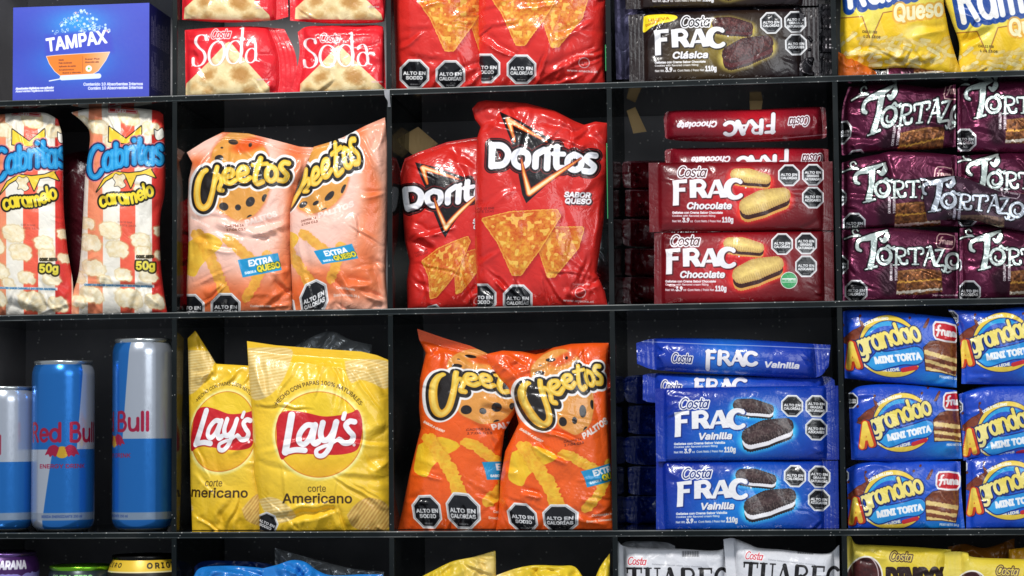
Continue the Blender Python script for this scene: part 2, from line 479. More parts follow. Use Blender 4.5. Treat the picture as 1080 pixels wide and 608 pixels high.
def pack(name, label, cat, group, cv, mat, top, bottom, left=(), right=(), d=.03, T=.02, Tb=.015, pu=2.6, qu=.55, pv=2.6, qv=.55,
         st=0, sb=0, sl=0, sr=0, warp=None, seed=1, wr=1.0, rest=None, res=1.35, creases=(), ncr=42, tilt=0.0, sheen=None, fin=0.6, low=1.0,
         part_names=None, edge='wavy', zmin=None, turn=0.0, smooth_sides=True, lean=1.0):
    """A filled pack seen face on. top/bottom run left to right, left/right hold the points between the corners (photo px at depth d).
    T, Tb: how far front and back swell; st, sb, sl, sr: width of the flat crimped seals as a share of the outline."""
    rng = np.random.RandomState(seed)
    top = [tuple(p) for p in top]; bottom = [tuple(p) for p in bottom]
    Lf = [top[0], *left, bottom[0]]; Rt = [top[-1], *right, bottom[-1]]
    w = np.linalg.norm(np.subtract(top[-1], top[0])); h = np.linalg.norm(np.subtract(bottom[0], top[0]))
    w = max(w, np.linalg.norm(np.subtract(bottom[-1], bottom[0]))); h = max(h, np.linalg.norm(np.subtract(bottom[-1], top[-1])))

    def axis(n, a, b):
        n = int(n); x = np.linspace(0, 1, n + 1)
        return x
    s1 = axis(w / res, sl, sr); t1 = axis(h / res, st, sb)
    s, t = np.meshgrid(s1, t1)
    Tp, Bp = along(top, s1, smooth_sides), along(bottom, s1, smooth_sides); Lp, Rp = along(Lf, t1, smooth_sides), along(Rt, t1, smooth_sides)
    S, Tt = s[..., None], t[..., None]
    c00, c10, c01, c11 = map(np.array, (top[0], top[-1], bottom[0], bottom[-1]))
    P = (1 - Tt) * Tp[None] + Tt * Bp[None] + (1 - S) * Lp[:, None] + S * Rp[:, None] \
        - ((1 - S) * (1 - Tt) * c00 + S * (1 - Tt) * c10 + (1 - S) * Tt * c01 + S * Tt * c11)
    x, y = P[..., 0], P[..., 1]
    u = np.clip((s - sl) / max(1 - sl - sr, 1e-6), 0, 1); v = np.clip((t - st) / max(1 - st - sb, 1e-6), 0, 1)
    bx = np.clip(1 - np.abs(2 * u - 1) ** pu, 0, 1) ** qu; by = np.clip(1 - np.abs(2 * v - 1) ** pv, 0, 1) ** qv
    body = bx * by
    # folds and dents (metres), strongest near the seals
    hgt = np.zeros_like(x)
    gh, gw = x.shape
    nz = vnoise(gw, gh, 26 / res, seed + 5, 3) - .5
    hgt += nz * .0026 * wr * low
    hgt += (vnoise(gw, gh, 9 / res, seed + 9, 2) - .5) * .0004 * wr
    # crumpling: sharp ridged facets
    for cell, am, sd in ((46, .0085, 31), (24, .0026, 37)):
        yy, xx = np.mgrid[0:gh, 0:gw]; q = R_(rng.uniform(-35, 35)); N_ = 3 * max(gh, gw)
        big = vnoise(N_, N_, cell / res, seed + sd, 1)     # stretched along a slanting direction, as creased film is
        ua = (xx * math.cos(q) + yy * math.sin(q)) * 1.35 + N_ / 3; va = (-xx * math.sin(q) + yy * math.cos(q)) * .62 + N_ / 3
        hgt += (np.abs(big[np.clip(va, 0, N_ - 1).astype(int), np.clip(ua, 0, N_ - 1).astype(int)] - .5) - .17) * am * wr * low
    x0, x1, y0, y1 = x.min(), x.max(), y.min(), y.max()
    cl = [(*c[:5], c[5] * 1.7) for c in creases]
    for k in range(int(ncr)):
        m = rng.rand()
        side = rng.choice(4, p=[.34, .30, .18, .18]) if not (sl or sr) else rng.choice(4, p=[.1, .1, .4, .4])
        f = rng.rand(); ln = rng.uniform(.10, .50) * min(w, h); ang = rng.normal(0, .55)
        if side == 0: p = along(top, np.array([f]))[0] + (0, st * h); dr = (math.sin(ang), math.cos(ang))
        elif side == 1: p = along(bottom, np.array([f]))[0] - (0, sb * h); dr = (math.sin(ang), -math.cos(ang))
        elif side == 2: p = along(Lf, np.array([f]))[0] + (sl * w, 0); dr = (math.cos(ang), math.sin(ang))
        else: p = along(Rt, np.array([f]))[0] - (sr * w, 0); dr = (-math.cos(ang), math.sin(ang))
        cl.append((p[0], p[1], p[0] + dr[0] * ln, p[1] + dr[1] * ln, rng.uniform(1.2, 4.6), rng.uniform(.6, 2.4) * (1 if rng.rand() < .5 else -1) * wr))
    wob = (vnoise(gw, gh, 16 / res, seed + 21, 2) - .5) * 9
    for (ax, ay, bx2, by2, cw, amp) in cl:
        vx, vy = bx2 - ax, by2 - ay; ln = math.hypot(vx, vy) + 1e-6
        k = ((x - ax) * vx + (y - ay) * vy) / (ln * ln); dd = ((x - ax) * vy - (y - ay) * vx) / ln + wob * .55
        tp = np.clip(1 - np.abs(2 * k - 1) ** 3, 0, 1) * (np.abs(2 * k - 1) < 1)
        wdt = cw * (1.25 - .6 * np.clip(k, 0, 1))
        hgt += amp * .001 * tp * (np.exp(-np.abs(dd / wdt) ** 1.25) - .7 * np.exp(-((dd - 1.7 * wdt) / wdt) ** 2))
    inn = np.clip(body * 2.5, 0, 1)
    b = T * body + hgt * (.15 + .85 * inn)
    # crimped seals: fine ridges, a slight wave
    seal = np.zeros_like(x, bool)
    if st: k = t < st; seal |= k; b = b + np.where(k, np.sin(t / st * 6.283 * 4) * .00040 + (np.sin(s * 9 + seed) * .6 + np.sin(s * 23 + seed * 2) * .3) * .0022 * wr * fin * (1 - t / st * .5), 0)
    if sb: k = t > 1 - sb; seal |= k; b = b + np.where(k, np.sin((1 - t) / sb * 6.283 * 4) * .00040 + (np.sin(s * 8 + seed) * .6 + np.sin(s * 21 + seed * 2) * .3) * .0022 * wr * fin, 0)
    if sl: k = s < sl; seal |= k; b = b + np.where(k, np.sin(s / sl * 6.283 * 4) * .00030 + (np.sin(t * 6 + seed) * .6 + np.sin(t * 15 + seed * 2) * .4) * .0020 * wr * fin * (1 - s / sl), 0)
    if sr: k = s > 1 - sr; seal |= k; b = b + np.where(k, np.sin((1 - s) / sr * 6.283 * 4) * .00030 + (np.sin(t * 6 + seed) * .6 + np.sin(t * 15 + seed * 2) * .4) * .0020 * wr * fin * (1 - (1 - s) / sr), 0)
    base = d + (tilt + rng.uniform(-.0015, .0035) * lean) * (1 - t) + (turn + rng.uniform(-.004, .004) * lean) * (s - .5)
    V = at(x, y, base - b)
    bb = Tb * body
    st3 = 2
    iy = np.unique(np.r_[np.arange(0, gh, st3), gh - 1]); ix = np.unique(np.r_[np.arange(0, gw, st3), gw - 1])
    Vb = at(x[np.ix_(iy, ix)], y[np.ix_(iy, ix)], (base + bb + .0004)[np.ix_(iy, ix)])
    zr = SHELF_Z[rest] + .0004 if rest else zmin
    if zr is not None:
        for A in (V, Vb):
            k = A[..., 2] < zr + .002
            A[..., 2] = np.where(A[..., 2] < zr, zr + (A[..., 2] - zr) * .004, A[..., 2])
    # normals of the front
    du = np.gradient(V, axis=1); dv = np.gradient(V, axis=0)
    N = np.cross(du, dv); N /= np.linalg.norm(N, axis=-1, keepdims=True) + 1e-12
    if N[gh // 2, gw // 2, 1] > 0: N = -N
    ax_, ay_ = warp_fn(warp)(x, y)
    UV = cv.uv(ax_, ay_)
    # which face belongs to which part
    fx = ((ax_[:-1, :-1] + ax_[1:, 1:]) / 2 - cv.x0) * cv.S; fy = ((ay_[:-1, :-1] + ay_[1:, 1:]) / 2 - cv.y0) * cv.S
    ok = (fx >= 0) & (fx < cv.W) & (fy >= 0) & (fy < cv.H)
    lab = np.where(ok, cv.lab[np.clip(fy, 0, cv.H - 1).astype(int), np.clip(fx, 0, cv.W - 1).astype(int)], 0)
    names = list(cv.names)
    sm, tm = s[:-1, :-1], t[:-1, :-1]
    for cond, nm in ((tm < st, 'top_seal'), (tm > 1 - sb, 'bottom_seal'), (sm < sl, 'end_seal'), (sm > 1 - sr, 'end_seal')):
        if cond.any():
            names.append(nm); lab = np.where(cond, len(names) - 1, lab)
    idx = np.arange(gh * gw).reshape(gh, gw)
    quads = np.stack([idx[:-1, :-1], idx[1:, :-1], idx[1:, 1:], idx[:-1, 1:]], -1)
    loc = V.reshape(-1, 3).mean(0); loc[1] = d
    loc[2] = V[..., 2].min()
    root = thing(name, loc, label, cat, group)
    Vl = V.reshape(-1, 3) - loc; Nn = N.reshape(-1, 3); Uf = UV.reshape(-1, 2)
    fl = lab.reshape(-1); q = quads.reshape(-1, 4)
    cnt = np.bincount(fl, minlength=len(names)); fl = np.where(cnt[fl] < 14, 0, fl)
    for k in np.unique(fl):
        f = q[fl == k]
        used, inv = np.unique(f, return_inverse=True)
        mesh_obj(names[k] or 'wrapper', Vl[used], inv.reshape(-1, 4), mat, root, Uf[used], Nn[used])
    # the back of the wrapper
    bh, bw = Vb.shape[:2]; idb = np.arange(bh * bw).reshape(bh, bw)
    qb = np.stack([idb[:-1, :-1], idb[:-1, 1:], idb[1:, 1:], idb[1:, :-1]], -1).reshape(-1, 4)
    mesh_obj('wrapper_back', Vb.reshape(-1, 3) - loc, qb, mat, root, UV[np.ix_(iy, ix)].reshape(-1, 2))
    return root


def lathe(prof, n=72):
    """prof: (r, z) rows; returns verts, quads and angle/row grid."""
    a = np.linspace(0, 2 * math.pi, n + 1)
    r = np.array([p[0] for p in prof]); z = np.array([p[1] for p in prof])
    V = np.stack([r[:, None] * np.sin(a)[None], -r[:, None] * np.cos(a)[None], np.repeat(z[:, None], n + 1, 1)], -1)
    h, w = V.shape[:2]; i = np.arange(h * w).reshape(h, w)
    q = np.stack([i[:-1, :-1], i[:-1, 1:], i[1:, 1:], i[1:, :-1]], -1).reshape(-1, 4)
    return V.reshape(-1, 3), q, a, r, z

# ------------------------------------------------------------------ artwork
S_ = 3.2


def crisp_noise(cv, cell, seed, octv=3):
    return vnoise(cv.W, cv.H, cell * cv.S, seed, octv)


def mixc(a, b, m):
    return C3(*a) + (C3(*b) - C3(*a)) * np.clip(m, 0, 1)[..., None]


def script_costa(cv, x, y, h, rot=0, ink=(120, 20, 40), paper=(240, 232, 232), off=None, sx=.8, part=True):
    """'Costa' in script with a pale outline; x, y is the left end of the base line, h the cap height."""
    d = cv.logo('Costa', x, y, h * 1.1, h * .068, sx=sx, rot=rot, shear=.26, track=.0, tweak={0: (0, -.02, 1.0, 0)})
    cv.fill(d, paper, off if off is not None else h * .125); cv.fill(d, ink, h * .0)
    if part: cv.part('maker_lettering', d, h * .17)
    return d


# --- chocolate, vanilla and plain sandwich biscuits (long flow packs)
def art_frac(kind):
    cv = Canvas(686, 236, 882, 324, 4.2, (96, 14, 26)); z = Z(690, 240, 5.54)
    if kind == 'chocolate':
        cv.img[:] = C3(88, 6, 16); cv.glow(*z((440, 230)), 62, 36, (204, 18, 30), 1.0, 1.0, -12)
        halo, top, side, cream = (246, 60, 44), (232, 182, 106), (220, 160, 80), (58, 20, 14)
    elif kind == 'vanilla':
        cv.img[:] = C3(8, 36, 146); cv.glow(*z((490, 250)), 68, 38, (18, 132, 222), 1.0, 1.0, -12)
        halo, top, side, cream = (70, 205, 250), (52, 38, 38), (34, 25, 27), (238, 236, 240)
    else:
        cv.img[:] = C3(26, 14, 17); cv.glow(*z((440, 240)), 50, 26, (128, 108, 36), 1.0, 1.0, -12)
        halo, top, side, cream = (206, 186, 84), (62, 24, 24), (50, 18, 20), (84, 30, 32)
    # biscuits
    for i, (a, b, r) in enumerate(((z((440, 98)), z((612, 124)), 7.4), (z((508, 284)), z((712, 220)), 10.9))):
        a, b = np.array(a), np.array(b); k = r / 9.2
        cap = lambda o, rr: cv.strokes([(catmull(np.array([a + o, (a + b) / 2 + o + (0, -.9 * k), b + o]), 6), rr * np.interp(np.linspace(0, 1, 13), [0, .4, 1], [.94, 1.14, .80]))], 16)
        u = cap((0, 3.2 * k), r)
        cv.fill(u, halo, 2.6, .95, soft=6.0)
        rip = np.sin(cv.X * 2.3 - cv.Y * .6) * .28 * k
        cv.fill(cap((0, 6.2 * k), r * .82) + rip, side)
        cv.fill(cap((0, 3.6 * k), r * .84), cream)
        n = crisp_noise(cv, 2.2, 3 + i) - .5
        dt = cap((0, -1.0 * k), r * .92) + rip * .7
        lightc = tuple(min(255, int(c * (1.22 if kind != 'vanilla' else 1.5))) for c in top)
        darkc = tuple(int(c * .70) for c in top)
        col = mixc(darkc, lightc, .62 + n * (.35 if kind == 'chocolate' else .9) - (dt + r * .4) / r * .5)
        cv.fill(dt, col)
        ex = b - a; ex /= np.linalg.norm(ex); vv = -(cv.X - a[0]) * ex[1] + (cv.Y - a[1]) * ex[0]; uu = (cv.X - a[0]) * ex[0] + (cv.Y - a[1]) * ex[1]
        rid = np.abs(uu % 2.4 - 1.2) - .42
        cv.fill(np.maximum(np.maximum(rid, dt + .2), 1.6 * k - vv - np.abs(uu) * .02), darkc if kind != 'vanilla' else (24, 16, 16), alpha=.4 if kind == 'chocolate' else .55, soft=.6)
        if kind != 'chocolate':
            sp = crisp_noise(cv, 1.3, 60 + i, 1); cv.fill(np.maximum((.62 - sp) * 6, dt + 1.2), (112, 96, 90) if kind == 'vanilla' else (118, 70, 66), 0, .6, soft=.6)
        if kind == 'chocolate': cv.fill(np.maximum(np.abs(dt + 1.0) - .35, 0), (180, 112, 44), alpha=.55)
        cv.part('biscuit_picture', np.minimum(u, cap((0, 0), r)), .6)
    # lettering
    ink = {'chocolate': (70, 8, 16), 'vanilla': (10, 40, 120), 'plain': (16, 10, 12)}[kind]
    white = (240, 238, 240)
    st = []
    def zz(*p): return np.array(z(*p))
    pl = [((65, 128), (152, 119), (152, 143), (105, 145), (105, 171), (142, 169), (142, 193), (105, 194), (104, 273), (68, 276), (70, 240), (70, 160)),
          ((166, 124), (206, 122), (206, 229), (168, 230)), ((218, 184), (250, 174), (280, 228), (240, 231), (212, 190)),
          ((266, 231), (310, 124), (342, 121), (386, 227), (346, 230), (338, 206), (300, 207), (308, 190), (334, 188), (319, 152), (292, 231))]
    d = cv.new()
    for p in pl: d = np.minimum(d, cv.poly(z(*p), 7))
    st.append((SM(*z((196, 133), (232, 132), (252, 154), (236, 178), (196, 181))), 2.3))
    q = arc(*z((434, 177)), 8.6, 9.2, -52, -312, 30); st.append((q, 2.3 + 1.5 * np.clip(np.cos(np.radians(np.linspace(-52, -312, 30) - 180)), 0, 1)))
    st.append((np.array([q[0], q[0] + (0, -2.2)]), np.array([2.2, 1.0])))
    d = cv.strokes(st, 7, d)
    sh = np.roll(np.roll(d, 3, 0), 3, 1)
    cv.fill(sh, ink, .7, .9); cv.fill(d, white)
    cv.part('brand_lettering', d, .5)
    cv.fill(cv.ellipse(*z((495, 170)), .9, .9), white)
    script_costa(cv, *(z((92, 106)) if kind != 'plain' else (730, 259.5)), 9.6, 0, ink, white, sx=.92)
    word = {'chocolate': 'Chocolate', 'vanilla': 'Vainilla', 'plain': 'Clásica'}[kind]
    wx, ww = {'chocolate': (150, 258), 'vanilla': (205, 190), 'plain': (170, 200)}[kind]
    dd = cv.text(word, *z((wx, 294)), 6.6, white, w=ww / 5.54, shear=.2, bold=.55, ret=True)
    cv.fill(np.roll(np.roll(dd, 2, 0), 2, 1), ink, .3); cv.fill(dd, white, .0)
    fl = {'chocolate': 'Chocolate', 'vanilla': 'Vainilla', 'plain': 'Chocolate'}[kind]
    cv.text('Galletas con Crema Sabor ' + fl, *z((66, 322)), 2.2, white, w=294 / 5.54, bold=.22)
    cv.text('Cookies with flavored cream filling', *z((66, 340)), 1.9, white, w=250 / 5.54, bold=.12)
    cv.text('Net Wt.', *z((66, 372)), 2.2, white, w=54 / 5.54, bold=.12); cv.text('oz  Cont Neto / Peso Net', *z((170, 372)), 2.2, white, w=180 / 5.54, bold=.12)
    cv.text('110g', *z((358, 372)), 5.2, white, w=62 / 5.54, bold=.45)
    cv.text('3.9', *z((126, 372)), 4.4, white, w=38 / 5.54, bold=.4)
    for c, ls in (((747, 98), ['ALTO EN', 'CALORÍAS']), ((887, 95), ['ALTO EN', 'GRASAS', 'SATURADAS']), ((887, 228), ['ALTO EN', 'AZÚCARES'])):
        cv.octagon(*z(c), 12.4, ls)
    if kind == 'plain':
        p = [(684, 246), (690, 244.5), (706, 244), (717, 245.5), (719, 248.5), (712, 252), (700, 254), (691, 258), (685, 262.5), (682.5, 261)]
        dy = cv.poly([(x + 8, y + 2) for x, y in p], smooth=4); cv.fill(dy, (246, 220, 40)); cv.part('yellow_flash', dy)
        cv.text('NUEVA', 697, 253.5, 2.6, (190, 120, 20), w=22, rot=-5, bold=.2); cv.text('IMAGEN', 694, 259, 2.2, (190, 120, 20), w=15, rot=-20, bold=.2)
    return cv


def art_frac_side(kind):
    cv = Canvas(0, 0, 190, 40, 4, (112, 16, 30))
    if kind == 'chocolate': cv.img[:] = C3(118, 18, 32); cv.glow(95, 20, 32, 30, (190, 26, 40)); ink = (80, 8, 20)
    else: cv.img[:] = C3(24, 56, 168); cv.glow(95, 20, 34, 30, (36, 120, 215)); ink = (10, 30, 110)
    wt = (238, 234, 238)
    st = []
    def zz(*p): return np.array([(x * .30 + 74, y * .30 + 9) for x, y in p])
    st += [(zz((8, 2), (8, 70)), 2.2), (zz((2, 3), (34, 3)), 1.5), (zz((8, 28), (30, 28)), 1.3)]
    st += [(zz((52, 2), (52, 50)), 2.1), (catmull(zz((52, 3), (74, 3), (82, 14), (74, 26), (54, 27)), 6), 1.3), (zz((70, 27), (88, 50)), 2.0)]
    st += [(zz((114, 4), (96, 50)), 1.2), (zz((115, 4), (134, 50)), 2.2), (zz((103, 35), (126, 35)), 1.0)]
    st += [(arc(74 + 160 * .3, 9 + 26 * .3, 6.0, 7.2, -48, -318, 22), 1.8)]
    d = cv.strokes([(q_, r_ * 1.2) for q_, r_ in st], 6); cv.fill(np.roll(d, 2, 0), ink, .5); cv.fill(d, wt); cv.part('brand_lettering', d, .5)
    script_costa(cv, 30, 24, 9.5, 0, ink, wt)
    w = {'chocolate': 'Chocolate', 'vanilla': 'Vainilla'}[kind]
    dd = cv.text(w, 134, 26, 6.4, wt, w=36 if kind == 'chocolate' else 31, shear=.2, bold=.5)
    cv.fill(np.abs(cv.Y - 1.5) - .5, wt, alpha=.5)
    return cv


# --- salted crackers
def art_soda():
    cv = Canvas(296, 14, 414, 104, S_ + .6, (222, 34, 46)); z = Z(295, 0, 5.79)
    cv.glow(350, 60, 60, 45, (236, 44, 54), .8)
    d = cv.poly(z((362, 282), (375, 290), (480, 395), (640, 545), (648, 578), (125, 578), (128, 515), (250, 395), (345, 290)))
    n = crisp_noise(cv, 14, 4, 3); n2 = crisp_noise(cv, 3, 8, 3)
    base = mixc((214, 178, 118), (246, 226, 176), .25 + n * .9 + (n2 - .5) * .35)
    cv.fill(d, base, .5); cv.part('cracker_picture', d)
    for (x, y, rx, ry, rot, al) in ((255, 470, 46, 28, -30, .75), (455, 470, 60, 44, 20, .8), (270, 560, 30, 18, 0, .6), (390, 400, 26, 14, 20, .45), (340, 520, 36, 20, 10, .35), (520, 560, 42, 24, 0, .6), (180, 530, 24, 18, 0, .5)):
        e = cv.ellipse(*z((x, y)), rx / 5.79, ry / 5.79, rot) + (n2 - .5) * 3.5
        cv.fill(np.maximum(e, d), (176, 118, 52), 0, al, soft=5)
    wt = (246, 240, 240)
    st = []
    def g(pts, r, nib=.22):
        Q = catmull(np.array(z(*pts)), 8) if len(pts) > 2 else np.array(z(*pts))
        t = np.gradient(Q, axis=0); t = np.abs(t[:, 1]) / (np.linalg.norm(t, axis=1) + 1e-9)
        st.append((Q, r * (nib + (1 - nib) * t ** 1.3)))
    g([(218, 262), (212, 244), (186, 236), (160, 248), (155, 278), (178, 308), (212, 336), (225, 372), (210, 404), (180, 416), (156, 404), (150, 372)], 1.9)
    g([(158, 375), (148, 415)], .5); g([(216, 235), (219, 270)], .5)
    for cx in (293,): Q = arc(*z((cx, 345)), 8.2, 11.8, 0, 360, 40); t = np.abs(np.cos(np.radians(np.linspace(0, 360, 40)))); st.append((Q, 1.75 * (.3 + .7 * t)))
    Q = arc(*z((402, 340)), 8.0, 11.4, 0, 360, 40); t = np.abs(np.cos(np.radians(np.linspace(0, 360, 40)))); st.append((Q, 1.7 * (.3 + .7 * t)))
    g([(438, 204), (446, 398)], 1.75, .9); g([(422, 206), (440, 200)], .6, 1); g([(444, 400), (470, 396)], .6, 1)
    g([(478, 300), (486, 282), (508, 272), (526, 292), (534, 340), (540, 385), (562, 396)], 1.65)
    Q = arc(*z((508, 362)), 5.4, 7.2, 0, 360, 30); t = np.abs(np.cos(np.radians(np.linspace(0, 360, 30)))); st.append((Q, 1.5 * (.3 + .7 * t)))
    d = cv.strokes([(q_, np.asarray(r_) * .86) for q_, r_ in st], 6); cv.fill(np.roll(d, 3, 1), (190, 120, 110), .3, .35, soft=1.5); cv.fill(d, wt); cv.part('brand_lettering', d, .8)
    script_costa(cv, *z((245, 256)), 7.6, 0, (196, 24, 40), (246, 214, 214), sx=.78)
    cv.fill(cv.poly(z((150, 205), (640, 205), (640, 216), (150, 214))), (240, 200, 200), alpha=.0)
    cv.text('Galletas de Soda', *z((560, 505)), 1.6, (240, 200, 200), w=12, bold=.1)
    return cv


# --- tortilla chips
def chip(cv, P, seed, rnd=2.4):
    d = cv.poly(P) - 0
    n = crisp_noise(cv, 5.0, seed, 3); n2 = crisp_noise(cv, 1.6, seed + 3, 2); n3 = crisp_noise(cv, 22, seed + 7, 2)
    yy = np.asarray(P)[:, 1]; g = (cv.Y - yy.min()) / (yy.max() - yy.min())
    col = mixc((206, 84, 24), (238, 190, 66), -.25 + n * .9 + (n2 - .5) * .5 + g * .38 + (n3 - .5) * .5)
    dd = d + (n2 - .5) * 1.1
    cv.fill(np.roll(np.roll(dd, 4, 0), 5, 1), (120, 14, 18), rnd, .45, soft=5)
    cv.fill(dd, (238, 176, 70), rnd)
    cv.fill(dd, col, rnd - .9, soft=.8)
    bl = crisp_noise(cv, 4.2, seed + 11, 1)
    cv.fill(np.maximum((.70 - bl) * 22, d), (246, 206, 96), 0, .75, soft=1.4)
    cv.fill(np.maximum((n2 - .2) * 10, d), (150, 66, 20), 0, .45, soft=1)
    cv.part('chip_picture', d, rnd)


def art_doritos(seals=((560, 315), (512, 312)), rows=1):
    cv = Canvas(486, 92, 652, 362, S_, (206, 42, 36)); A = Z(490, 95, 5.07); B = Z(490, 205, 5.07)
    cv.glow(570, 250, 90, 90, (216, 44, 38), .9)
    # the black wedge with its flame edge
    w = cv.poly(A((186, 116), (300, 168), (470, 270), (640, 365), (470, 480), (330, 606), (308, 560), (278, 400), (255, 290), (215, 190)))
    cv.fill(w, (20, 14, 16)); cv.part('black_wedge', w)
    fl = [(np.array(A((234, 160), (268, 275))), np.array([2.6, .5])), (np.array(A((234, 160), (330, 215), (440, 278))), np.array([2.4, 1.6, .3]))]
    d = cv.strokes(fl, 6); cv.fill(d, (206, 70, 30), .7); cv.fill(d, (242, 150, 62), -.1); cv.fill(d, (250, 220, 170), -1.1)
    # lettering
    st = []
    def g(pts, r, sm=True): st.append((catmull(np.array(A(*pts)), 7) if sm and len(pts) > 2 else np.array(A(*pts)), r))
    r = 3.55
    g([(148, 296), (144, 408)], r, 0); g([(148, 296), (200, 300), (230, 330), (230, 365), (205, 398), (150, 406)], r)
    g([(300, 325), (268, 345), (268, 390), (300, 412), (336, 390), (336, 345), (300, 325)], r * .94)
    g([(378, 410), (380, 372), (386, 345), (424, 322)], r); g([(444, 338), (440, 418)], r, 0); g([(444, 316), (452, 314)], r * .6, 0)
    g([(494, 306), (490, 390), (500, 416), (528, 420)], r); g([(474, 342), (530, 344)], r * .75, 0)
    g([(586, 346), (556, 366), (552, 404), (584, 428), (618, 412), (622, 368), (586, 346)], r * .94)
    g([(700, 352), (668, 350), (650, 370), (672, 392), (692, 412), (676, 436), (640, 434)], r * .92)
    d = cv.strokes(st, 9)
    cv.fill(d, (24, 12, 14), 4.2); cv.fill(np.abs(d - 2.7) - .3, (150, 30, 34), 0); cv.fill(d, (244, 242, 246)); cv.fill(d, (226, 228, 238), -1.6, .5, soft=1)
    cv.part('brand_lettering', d, 4.0)
    f2 = [(np.array(A((304, 372), (318, 450), (346, 552))), np.array([.3, 1.6, 3.0])), (np.array(A((346, 552), (470, 466), (622, 366))), np.array([3.0, 2.4, .3]))]
    d = cv.strokes(f2, 6); cv.fill(d, (150, 36, 26), .9); cv.fill(d, (240, 150, 60), -.1); cv.fill(d, (252, 226, 180), -1.3)
    for i, wd in enumerate(('SABOR', 'QUESO')):
        x, y = A((532 + i * 4, 570 + i * 33)) if i == 0 else A((536, 604))
        dd = cv.text(wd, x, y + .4, 5.2, (0, 0, 0), w=27, shear=.18, rot=2, bold=.5, ret=True)
        cv.fill(np.roll(np.roll(dd, 3, 0), 3, 1), (60, 10, 14), .5); cv.fill(dd, (240, 238, 240))
    cv.text('CAD 15 ENE', *B((58, 84)), 2.2, (70, 16, 18), w=20, rot=-2); cv.text('LOTE 12:41', *B((60, 100)), 2.2, (70, 16, 18), w=19, rot=-2)
    chip(cv, B((478, 180), (628, 178), (634, 190), (605, 288), (478, 440), (446, 442), (404, 312)), 41, 1.2)
    chip(cv, B((104, 138), (250, 104), (488, 92), (502, 118), (400, 280), (296, 424), (262, 424), (190, 262)), 17, 2.6)
    for c in seals:
        ls = ['ALTO EN', 'CALORÍAS'] if c is seals[0] else ['ALTO EN', 'SODIO']
        cv.octagon(c[0], c[1], 17, ls)
    if rows:
        cv.text('Contenido neto', 604, 301, 2.0, (240, 200, 200), w=18, bold=.1)
        e = cv.ellipse(612, 309, 5.5, 5.2); cv.fill(np.abs(e) - .45, (235, 190, 190)); cv.text('CE 140', 612, 310, 2.2, (235, 190, 190), 'c', w=7)
        cv.text('www.snacks.cl', 594, 318, 2.2, (240, 225, 225), w=32, rot=3, bold=.15)
    return cv


